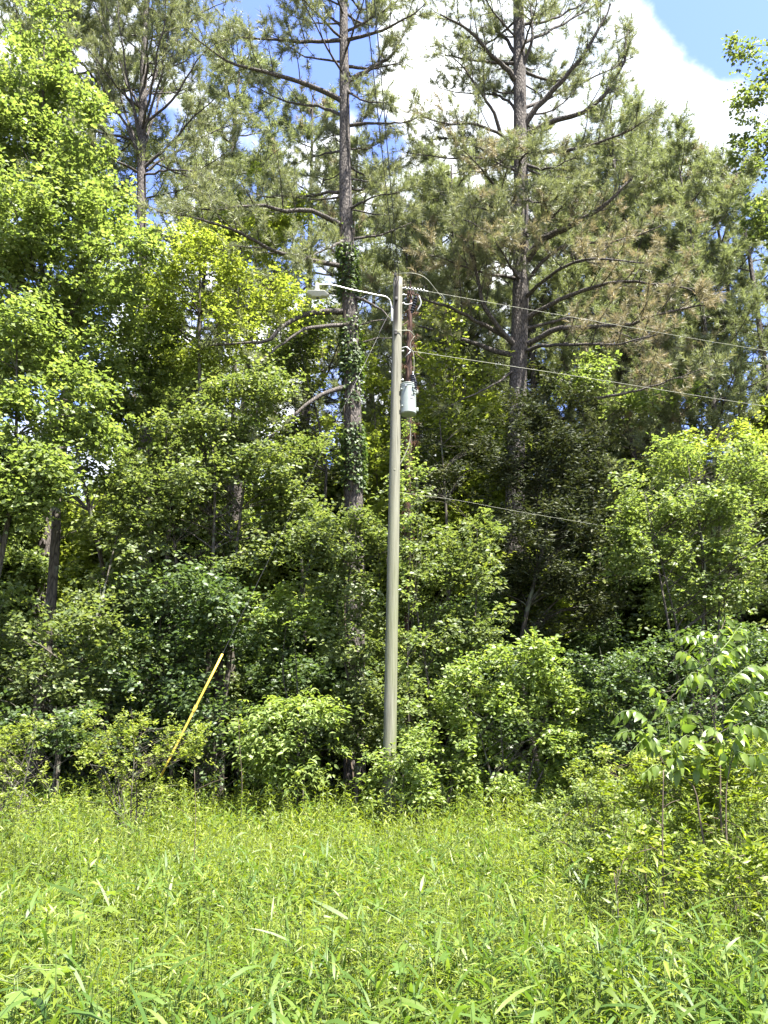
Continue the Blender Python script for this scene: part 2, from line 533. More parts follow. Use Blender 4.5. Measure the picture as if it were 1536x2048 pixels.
# ------------------------------------------------------------------ the setting: ground
def build_ground():
    xs = np.concatenate([np.linspace(-500, -60, 14), np.linspace(-50, 50, 101), np.linspace(60, 500, 14)])
    ys = np.concatenate([np.linspace(-300, -20, 10), np.linspace(-15, 90, 106), np.linspace(100, 700, 16)])
    X, Y = np.meshgrid(xs, ys)
    Z = ground_z(X, Y)
    v = np.stack([X, Y, Z], -1).reshape(-1, 3)
    nx = len(xs)
    i = np.arange(len(ys) - 1)[:, None] * nx; j = np.arange(nx - 1)[None, :]
    q = np.stack([i + j, i + j + 1, i + nx + j + 1, i + nx + j], -1).reshape(-1, 4)
    mat = bpy.data.materials.new('forest_soil')
    nt, N, L = nodes_of(mat)
    out = N('ShaderNodeOutputMaterial'); pb = N('ShaderNodeBsdfPrincipled'); L(pb.outputs[0], out.inputs[0])
    tc = N('ShaderNodeTexCoord')
    n1 = N('ShaderNodeTexNoise'); n1.inputs['Scale'].default_value = 7; n1.inputs['Detail'].default_value = 8
    L(tc.outputs['Object'], n1.inputs['Vector'])
    n2 = N('ShaderNodeTexNoise'); n2.inputs['Scale'].default_value = .35; n2.inputs['Detail'].default_value = 4
    L(tc.outputs['Object'], n2.inputs['Vector'])
    r1 = ramp_node(N, [(.3, (.030, .022, .013)), (.7, (.10, .075, .045))]); L(n1.outputs['Fac'], r1.inputs['Fac'])
    r2 = ramp_node(N, [(.3, (.035, .045, .014)), (.7, (.075, .09, .028))]); L(n1.outputs['Fac'], r2.inputs['Fac'])
    mx = N('ShaderNodeMix'); mx.data_type = 'RGBA'
    mr = N('ShaderNodeMapRange'); mr.inputs['From Min'].default_value = .42; mr.inputs['From Max'].default_value = .58
    L(n2.outputs['Fac'], mr.inputs['Value']); L(mr.outputs[0], mx.inputs['Factor'])
    L(r1.outputs[0], mx.inputs['A']); L(r2.outputs[0], mx.inputs['B'])
    L(mx.outputs['Result'], pb.inputs['Base Color'])
    pb.inputs['Roughness'].default_value = .95
    bp = N('ShaderNodeBump'); bp.inputs['Distance'].default_value = .06
    L(n1.outputs['Fac'], bp.inputs['Height']); L(bp.outputs[0], pb.inputs['Normal'])
    o = link('ground', new_mesh('ground', v, q, smooth=True), mat)
    o['kind'] = 'structure'


build_ground()


# ------------------------------------------------------------------ pines
class Pine:
    def __init__(self, name, label, base, seed, group=None, needle='needle', tuft_n=28, needle_len=.185, needle_w=.015):
        self.rng = np.random.default_rng(seed)
        self.base = np.asarray(base, float)
        self.root = thing(name, label, 'pine tree', base, group)
        self.T = Tubes(base)
        self.t = {False: [], True: []}
        self.needle, self.tuft_n, self.nl, self.nw = needle, tuft_n, needle_len, needle_w

    def trunk(self, pts, radii, n=26, wob=0.0):
        p = resample(pts, n)
        if wob: p[1:-1, :2] += self.rng.normal(0, wob, (n - 2, 2))
        pr = np.interp(np.linspace(0, 1, n), np.linspace(0, 1, len(radii)), radii)
        self.T.add(p, pr, 14)
        self.tp, self.tr = p, pr
        return p

    def at_z(self, z):
        return np.array([np.interp(z, self.tp[:, 2], self.tp[:, k]) for k in range(3)])

    def limb(self, pts, r0, sec=9, sec_len=1.2, ff=.35, tert=4, brown=0.0, rise=.35, tw=.45, r1=None):
        rng = self.rng
        p = resample(pts, 14)
        ln = np.linalg.norm(np.diff(p, axis=0), axis=1).sum()
        p[2:] += np.cumsum(rng.normal(0, .012 * ln, (12, 3)), axis=0) * .6
        r = np.linspace(r0, r1 or max(.008, r0 * .22), 14)
        self.T.add(p, r, 7)
        tan = unit(np.gradient(p, axis=0))
        for k in range(sec):
            t = ff + (1 - ff) * (k + rng.uniform(0, 1)) / sec
            f = t * 13; i = int(min(12, f)); s = p[i] + (p[i + 1] - p[i]) * (f - i)
            side = 1 if k % 2 else -1
            lat = unit(np.cross(tan[i], UP)) * side
            d = unit(tan[i] * rng.uniform(.4, .9) + lat * rng.uniform(.3, 1.0) + UP * rng.uniform(-.12, rise * 2) + rng.normal(0, .15, 3))
            l = sec_len * (1.15 - .55 * t) * rng.uniform(.55, 1.25)
            if k == sec - 1: s, d = p[-2], tan[-1]
            end = s + d * l + UP * l * rise * rng.uniform(.1, .8)
            q = resample([s, s * .5 + end * .5 - UP * .04 * l + rng.normal(0, .05 * l, 3), end], 5)
            self.T.add(q, np.linspace(min(.5 * r[i], .010 + .009 * l), .0045, 5), 4)
            dq = unit(q[-1] - q[-2])
            br = rng.random() < brown
            self.t[br].append((q[-1], dq))
            for m in range(tert):
                t2 = rng.uniform(.25, .98) * 4; j = int(min(3, t2)); s2 = q[j] + (q[j + 1] - q[j]) * (t2 - j)
                d2 = unit(dq * rng.uniform(.3, .9) + rng.normal(0, .55, 3) + UP * rng.uniform(.0, .6))
                l2 = tw * rng.uniform(.4, 1.1)
                e2 = s2 + d2 * l2
                self.T.add(np.stack([s2, e2]), np.array([.006, .0035]), 3)
                self.t[br].append((e2, unit(d2 + UP * .2)))
                if rng.random() < .55:
                    self.t[br].append((s2 * .45 + e2 * .55, unit(d2 + rng.normal(0, .3, 3))))

    def whorls(self, z0, z1, n, length, r0, elev=.35, sec=8, sec_len=1.1, tert=6, brown=0.0, az=None, ff=.3, taper=.6):
        rng = self.rng
        a0 = rng.uniform(0, 6.28)
        for k in range(n):
            f = (k + rng.uniform(0, .9)) / n
            z = z0 + (z1 - z0) * f
            s = self.at_z(z)
            a = a0 + k * 2.4 + rng.normal(0, .25)
            if az is not None: a = rng.uniform(*az)
            l = length * (1 - taper * f**1.3) * rng.uniform(.65, 1.15)
            e = elev * rng.uniform(.3, 1.6) + .5 * f
            h = np.array([math.cos(a), math.sin(a), 0])
            mid = s + h * l * .5 + UP * l * e * .28
            end = s + h * l + UP * l * e
            self.limb([s, mid, end], r0 * (1 - .55 * f) * rng.uniform(.7, 1.15), sec=sec, sec_len=sec_len * (1 - .45 * f), tert=tert, brown=brown, ff=ff)

    def finish(self, bark='bark_pine'):
        tr = link('trunk', self.T.mesh('trunk'), M[bark], self.root)
        for br in (False, True):
            if not self.t[br]: continue
            rng = self.rng
            tp = np.array([a for a, _ in self.t[br]]); td = np.array([b for _, b in self.t[br]])
            n, m = len(tp), self.tuft_n
            tf = rng.uniform(0, 1, (n, m, 1))
            pos = tp[:, None, :] - td[:, None, :] * (.22 * (1 - tf))
            rv = rng.normal(size=(n, m, 3))
            rv -= (rv * td[:, None, :]).sum(-1, keepdims=True) * td[:, None, :]
            d = unit(unit(rv) * rng.uniform(.45, 1.1, (n, m, 1)) + td[:, None, :] * (.35 + .75 * tf) - UP * .08)
            L = self.nl * rng.uniform(.7, 1.15, (n, m, 1)) * np.repeat(rng.uniform(.8, 1.15, (n, 1, 1)), m, 1)
            s = unit(np.cross(d, rng.normal(size=(n, m, 3)))) * (self.nw * .5)
            v = np.stack([pos - s, pos + s, pos + d * L - UP * L * .06], 2).reshape(-1, 3)
            t = np.arange(n * m * 3).reshape(-1, 3)
            rnd = np.clip(np.repeat(rng.beta(2, 2.2, n), m) * .75 + rng.uniform(0, .25, n * m), 0, 1)
            nm = 'browned_crown' if br else 'crown'
            o = link(nm, new_mesh(nm, v - self.base, t, np.repeat(rnd, 3)), M['needle_brown' if br else self.needle], self.root)
            o['kind'] = 'stuff'
            if br: o['label'] = 'tan browning needles on the lower limbs'
        return self.root


def at_px(pts, Y):
    return [P(a[0], a[1], Y + (a[2] if len(a) > 2 else 0)) for a in pts]


def gbase(px, Y, pyref=1400):
    x = P(px, pyref, Y)[0]
    return np.array([x, Y, float(ground_z(x, Y))])


# --- tall pine left of the pole, overgrown with creeper
Y1 = 20.0
b1 = gbase(712, Y1)
p1 = Pine('pine_tree', 'tall pine with leafy creeper on its trunk just left of the utility pole', b1, 11)
p1.trunk([b1 - UP * .2, P(708, 1000, Y1), P(703, 700, Y1), P(692, 430, Y1), P(689, 200, Y1), P(687, 0, Y1), P(686, -230, Y1)],
         [.29, .262, .245, .225, .17, .14, .06], n=34)
for pts, r, sec, sl in [
    ([(689, 80), (600, 82, -.5), (530, 70, -1), (455, 72, -1.4)], .075, 11, 1.3),
    ([(689, 205), (620, 165, -.3), (560, 148, -.6), (470, 118, -1), (405, 72, -1.3)], .095, 12, 1.5),
    ([(688, 232), (630, 212, .4), (570, 205, .8), (500, 180, 1.2)], .06, 9, 1.2),
    ([(689, 60), (660, 30, .5), (610, -20, 1)], .06, 7, 1.2),
    ([(690, 80), (735, 72, -.4), (800, 40, -.8), (850, 5, -1)], .07, 9, 1.2),
    ([(692, 165), (740, 138, .3), (775, 118, .5), (815, 60, .8)], .09, 9, 1.2),
    ([(693, 180), (720, 195, -.6), (770, 205, -1.2)], .05, 8, .9),
    ([(694, 252), (740, 246, -.3), (790, 246, -.6), (835, 235, -.8)], .06, 8, 1.0),
    ([(692, 300), (640, 310, 1.0), (590, 330, 1.8)], .05, 6, 1.2),
    ([(692, 455), (640, 430, -.6), (560, 425, -1.2), (470, 420, -1.8), (350, 415, -2.2)], .085, 15, 1.5),
    ([(693, 535), (630, 520, -.7), (560, 505, -1.4), (490, 470, -1.9), (400, 445, -2.4), (320, 430, -2.6)], .08, 15, 1.5),
    ([(692, 380), (640, 395, .6), (560, 400, 1.2), (470, 380, 1.8)], .06, 10, 1.4),
    ([(690, 480), (640, 500, -1.2), (590, 520, -2.2)], .05, 8, 1.2),
    ([(694, 420), (740, 400, -.6), (800, 385, -1)], .05, 8, 1.1),
    ([(695, 480), (750, 470, .5), (820, 440, 1.0)], .05, 8, 1.1),
    ([(693, 330), (740, 350, .8), (790, 330, 1.3)], .04, 6, 1.0),
]:
    p1.limb(at_px(pts, Y1), r, sec=sec, sec_len=sl, tert=7, ff=.3)
for pts, r, sec in [
    ([(698, 622), (650, 626, -.3), (600, 645, -.6), (540, 690, -1.0), (430, 697, -1.4)], .10, 4),
    ([(700, 648), (655, 655, -.5), (610, 665, -1), (560, 700, -1.4), (520, 735, -1.8)], .07, 3),
    ([(704, 772), (655, 780, -.4), (610, 800, -.9), (560, 850, -1.4), (520, 880, -1.8)], .08, 3),
    ([(703, 655), (755, 640, .2), (800, 640, .4)], .03, 1),
    ([(703, 690), (760, 672, .2), (810, 668, .4)], .03, 1),
    ([(700, 590), (740, 610, -.3), (785, 650, -.6)], .06, 2),
]:
    p1.limb(at_px(pts, Y1), r, sec=sec, sec_len=.8, tert=3, ff=.7)
p1.whorls(P(688, 160, Y1)[2], P(686, -200, Y1)[2], 26, 3.0, .06, sec=8, sec_len=1.1)
p1.whorls(P(692, 430, Y1)[2], P(689, 250, Y1)[2], 9, 2.2, .045, sec=7, sec_len=1.0, az=(math.pi * .1, math.pi * .9))
p1.finish()

# --- the big pine right of the pole
Y2 = 22.0
b2 = gbase(1030, Y2)
p2 = Pine('pine_tree', 'big spreading pine right of the transformer with tan browning lower needles', b2, 12)
p2.trunk([b2 - UP * .2, P(1030, 1000, Y2), P(1038, 700, Y2), P(1041, 600, Y2), P(1042, 400, Y2), P(1040, 200, Y2), P(1037, 0, Y2), P(1035, -220, Y2)],
         [.36, .31, .285, .27, .245, .225, .19, .08], n=36)
for pts, r, sec, sl, br in [
    ([(1045, 255), (1080, 205, -.4), (1140, 140, -1), (1195, 60, -1.4), (1225, 0, -1.6)], .12, 12, 1.5, 0),
    ([(1048, 270), (1110, 245, -.6), (1175, 220, -1.2), (1225, 160, -1.5), (1245, 60, -1.8)], .11, 14, 1.6, 0),
    ([(1040, 170), (1005, 135, -.3), (975, 115, -.6), (930, 70, -1), (870, 35, -1.4)], .11, 12, 1.5, 0),
    ([(1038, 120), (1015, 80, .5), (990, 40, .9), (965, -20, 1.2)], .08, 9, 1.3, 0),
    ([(1042, 140), (1062, 90, -.3), (1065, 30, -.5), (1060, -40, -.6)], .07, 8, 1.2, 0),
    ([(1000, 265, -.2), (985, 215, -.6), (950, 165, -1), (900, 110, -1.5)], .07, 10, 1.4, 0),
    ([(1038, 330), (1000, 270, -.4), (940, 250, -.8), (890, 245, -1.2), (830, 230, -1.5)], .07, 12, 1.4, .1),
    ([(1040, 350), (1000, 315, .3), (930, 278, .8), (850, 272, 1.3)], .08, 10, 1.2, .15),
    ([(1040, 345), (980, 320, -.3), (900, 312, -.8), (820, 300, -1.2)], .05, 9, 1.1, .3),
    ([(1048, 310), (1110, 300, -.8), (1180, 295, -1.4), (1250, 270, -1.9), (1300, 240, -2.2)], .09, 14, 1.4, .1),
    ([(1050, 330), (1100, 330, -1.2), (1150, 310, -2.0)], .06, 10, 1.2, .1),
    ([(1040, 440), (1000, 380, -.7), (960, 330, -1.4), (930, 300, -1.8)], .06, 10, 1.3, .1),
    ([(1050, 525), (1090, 470, -.6), (1140, 440, -1), (1190, 415, -1.4), (1250, 350, -1.8)], .15, 14, 1.5, .25),
    ([(1055, 560), (1120, 490, -.8), (1200, 480, -1.3), (1280, 470, -1.9), (1330, 450, -2.2)], .07, 12, 1.4, .6),
    ([(1050, 640), (1110, 600, -.7), (1180, 570, -1.2), (1250, 550, -1.8), (1330, 555, -2.4), (1400, 570, -2.8)], .09, 14, 1.5, .8),
    ([(1050, 690), (1110, 665, -.7), (1180, 655, -1.3), (1260, 655, -1.8), (1330, 630, -2.4), (1420, 600, -2.8)], .10, 15, 1.5, .8),
    ([(1040, 700), (1000, 660, -.4), (970, 615, -.8), (955, 540, -1.2), (910, 440, -1.6)], .10, 13, 1.4, .3),
    ([(1038, 690), (985, 655, -.4), (930, 620, -.9), (860, 590, -1.4), (810, 570, -1.8)], .09, 11, 1.3, .45),
    ([(1036, 715), (980, 695, .3), (920, 675, .8), (850, 655, 1.2), (800, 645, 1.5)], .10, 5, 1.0, .4),
    ([(1036, 735), (1000, 765, -.4), (960, 790, -.8), (905, 815, -1.2)], .05, 1, .6, .3),
    ([(1150, 805, -2.2), (1230, 790, -2.8), (1300, 775, -3.2), (1400, 745, -3.8)], .05, 9, 1.3, .85),
    ([(1040, 500), (1010, 470, -1.2), (970, 455, -2.2), (930, 440, -2.8)], .06, 11, 1.3, .15),
    ([(1042, 480), (1050, 470, -1.5), (1040, 460, -2.6)], .06, 11, 1.3, .15),
    ([(1042, 400), (1080, 400, -1.6), (1120, 395, -2.6)], .06, 11, 1.3, .2),
    ([(1040, 300), (1010, 310, -1.5), (990, 300, -2.6)], .06, 11, 1.3, .1),
    ([(1041, 330), (1045, 310, -1.8), (1060, 290, -3)], .06, 12, 1.3, .1),
    ([(1041, 560), (1010, 520, -1.8), (990, 480, -3)], .06, 12, 1.3, .2),
    ([(1041, 420), (1000, 420, -1.4), (950, 400, -2.6)], .06, 12, 1.3, .15),
    ([(1045, 470), (1100, 440, -1.4), (1160, 380, -2.6)], .06, 12, 1.3, .2),
    ([(1045, 600), (1120, 540, -1.6), (1220, 520, -3), (1300, 520, -3.6)], .07, 13, 1.5, .85),
    ([(1045, 700), (1130, 700, -1.8), (1240, 710, -3), (1340, 690, -3.6)], .07, 12, 1.4, .85),
    ([(1038, 560), (980, 540, -.8), (910, 520, -1.6), (850, 500, -2.2)], .06, 12, 1.4, .35),
    ([(1040, 230), (1000, 200, .8), (950, 190, 1.6), (880, 180, 2.2)], .06, 12, 1.5, .05),
    ([(1040, 90), (1100, 60, .8), (1170, 20, 1.6), (1240, -20, 2)], .07, 12, 1.5, .0),
    ([(1040, 220), (1110, 190, .8), (1190, 150, 1.6), (1290, 110, 2)], .07, 13, 1.5, .0),
]:
    p2.limb(at_px(pts, Y2), r, sec=sec, sec_len=sl, tert=7, ff=.35, brown=br)
p2.whorls(P(1038, 420, Y2)[2], P(1036, 60, Y2)[2], 14, 3.4, .075, sec=9, sec_len=1.3, brown=.05, az=(math.pi * .05, math.pi * .95))
p2.whorls(P(1038, 150, Y2)[2], P(1036, -200, Y2)[2], 22, 3.4, .07, sec=9, sec_len=1.2)
p2.limb(at_px([(1040, 660), (1150, 640, .8), (1260, 690, 1.0), (1330, 720, .8)], Y2), .06, sec=9, sec_len=1.3, brown=.8)
p2.finish()

# --- fan-shaped pine behind the light green tree, upper left
Y3 = 25.0
b3 = gbase(300, Y3)
p3 = Pine('pine_tree', 'fan-crowned pine rising behind the light green trees, upper left', b3, 13)
p3.trunk([b3 - UP * .2, P(290, 800, Y3), P(283, 330, Y3), P(287, 160, Y3), P(293, 0, Y3), P(298, -250, Y3)], [.3, .26, .2, .17, .13, .04], n=30)
for pts, r, sec in [
    ([(284, 330), (250, 260, -.3), (200, 190, -.6), (165, 90, -1)], .07, 12),
    ([(284, 315), (240, 200, .4), (215, 100, .8), (195, 0, 1)], .06, 12),
    ([(285, 300), (260, 190, -.8), (250, 90, -1.4), (240, -20, -1.8)], .06, 12),
    ([(285, 340), (330, 290, -.4), (380, 230, -.9), (425, 190, -1.2)], .07, 12),
    ([(285, 345), (350, 315, .4), (420, 280, .9), (480, 260, 1.2)], .06, 12),
    ([(285, 300), (320, 210, .6), (345, 110, 1), (375, 10, 1.4)], .06, 12),
    ([(285, 280), (310, 180, -.9), (330, 90, -1.5), (350, -10, -2)], .06, 12),
    ([(285, 350), (230, 320, -.6), (175, 300, -1.2), (140, 255, -1.5)], .06, 11),
    ([(288, 250), (350, 190, -.5), (400, 110, -1), (440, 80, -1.4)], .06, 11),
    ([(285, 350), (340, 340, -1), (400, 330, -2), (450, 290, -2.6)], .05, 11),
    ([(286, 260), (230, 160, .9), (180, 60, 1.6), (150, -20, 2)], .06, 12),
    ([(288, 200), (340, 100, .2), (400, 40, .4), (450, 20, .6)], .06, 12),
    ([(287, 230), (240, 130, -.2), (200, 30, -.4), (170, -40, -.6)], .06, 12),
    ([(288, 180), (300, 80, -1.4), (310, 0, -2.2)], .06, 12),
]:
    p3.limb(at_px(pts, Y3), r, sec=sec, sec_len=1.5, tert=8, ff=.3)
p3.whorls(P(283, 320, Y3)[2], P(296, -220, Y3)[2], 26, 3.6, .06, sec=9, sec_len=1.2, elev=.6)
p3.finish()


# --- pines further back: three grown once, then copied
def pine_proto(seed, H, r, crown0, spread, brown=0.0, n=40, name='pine_tree'):
    p = Pine(name, 'pine', (0, 0, 0), seed, needle='needle_far', tuft_n=19, needle_w=.022, needle_len=.215)
    p.trunk([(0, 0, -.3), (.15, .1, H * .4), (-.1, .1, H * .75), (0, 0, H)], [r, r * .8, r * .5, .03], n=20)
    p.whorls(H * crown0, H * .985, n, spread, .06, sec=9, sec_len=1.25, tert=6, brown=brown, taper=.75, elev=.3)
    # dead lower stubs
    for k in range(9):
        z = H * (.2 + (crown0 - .2) * p.rng.random())
        a = p.rng.uniform(0, 6.28); s = p.at_z(z); l = p.rng.uniform(.5, 2.0)
        e = s + np.array([math.cos(a) * l, math.sin(a) * l, l * p.rng.uniform(-.1, .3)])
        p.T.add(resample([s, s * .5 + e * .5 + UP * .05 * l, e], 5), np.linspace(.03, .006, 5), 4)
    return p.finish()


def copy_tree(root):
    c = root.copy(); scene.collection.objects.link(c)
    for ch in list(root.children):
        d = ch.copy(); scene.collection.objects.link(d); d.parent = c
        for g in list(ch.children):
            e = g.copy(); scene.collection.objects.link(e); e.parent = d
    return c


FULL = dict(n=60)
protos = [pine_proto(21, 27, .24, .42, 3.4), pine_proto(22, 25, .20, .5, 3.0), pine_proto(23, 26, .22, .36, 3.6, brown=.12), pine_proto(24, 24, .2, .2, 3.9, brown=.05, n=58)]
GP = 'pines standing in the woods'
bgp = [  # trunk px, Y, top py, proto, turn, label
    (1345, 27, 195, 0, .3, 'dense pine with the highest crown in the stand right of the big pine'),
    (1430, 29, 255, 1, 2.0, 'slim pine in the right stand, behind the leafy tree on the right edge'),
    (1235, 31, 330, 2, 1.1, 'pine of the right stand with its trunk half hidden behind browned limbs'),
    (1500, 25.5, 330, 3, 3.7, 'pine near the right edge above the bright green shrub'),
    (1310, 25.5, 480, 2, 5.2, 'shorter pine with a bare grey trunk above the bright right-hand shrub'),
    (1100, 27, 300, 1, 4.2, 'pine whose grey trunk shows just right of the big pine'),
    (875, 29, 325, 0, 2.6, 'pine with pointed top behind the pole and transformer'),
    (910, 33, 370, 1, .8, 'thin pine seen between the transformer and the big pine'),
    (1640, 26, 320, 0, 1.7, 'pine past the right edge, its branches reaching into the picture'),
    (40, 27, -180, 1, .4, 'dark pine top in the upper left corner behind the light green tree'),
    (-90, 26, -100, 0, 3.1, 'pine beyond the left edge behind the light green tree'),
    (585, 33, 190, 2, 5.0, 'pine crown filling the gap left of the creeper-clad pine'),
    (455, 33, 300, 0, 3.9, 'pine behind the yellow-green tree left of the creeper-clad pine'),
    (745, 34, 400, 2, 2.2, 'far pine between the creeper-clad pine and the utility pole'),
    (1180, 36, 400, 0, 4.9, 'far pine in the gap between the big pine and the right stand'),
    (980, 38, 420, 2, .2, 'far pine hidden behind the trunk of the big pine'),
    (1410, 35, 300, 1, 1.4, 'far pine at the back of the right stand'),
    (1290, 29, 300, 0, 2.2, 'pine of the right stand close behind the highest crown'),
    (1460, 30, 290, 3, .9, 'full-crowned pine of the right stand beneath the cloud'),
    (1390, 26.5, 400, 3, 3.3, 'younger pine of the right stand with low branches'),
    (820, 27, 440, 3, 3.0, 'bushy pine directly behind the pole top'),
    (935, 28, 330, 3, 5.5, 'bushy olive pine between the pole top and the big pine'),
    (1570, 29, 340, 3, 2.7, 'bushy pine past the right edge, behind the loose-leaved tree'),
    (1230, 27, 360, 3, 1.2, 'bushy pine filling the back of the big pine on its right'),
    (1005, 31, 430, 3, 3.9, 'bushy pine seen through the limbs of the big pine, just left of its trunk'),
    (700, 33, 330, 3, .5, 'bushy pine behind the trunk of the creeper-clad pine'),
    (395, 32, 90, 1, 1.9, 'pale pine just right of the fan-crowned pine'),
    (340, 36, 330, 2, 2.9, 'far pine low behind the fan-crowned pine'),
]
used = set()
for px, Y, top, k, rot, lab in bgp:
    r = protos[k] if k not in used else copy_tree(protos[k])
    used.add(k)
    b = gbase(px, Y)
    H = (27, 25, 26, 24)[k]
    r.location = b
    h = P(px, top, Y)[2] - b[2]
    s = h / H
    r.scale = (max(s, .85), max(s, .85), s)
    r.rotation_euler = (0, 0, rot)
    tag(r, lab, 'pine tree', GP)

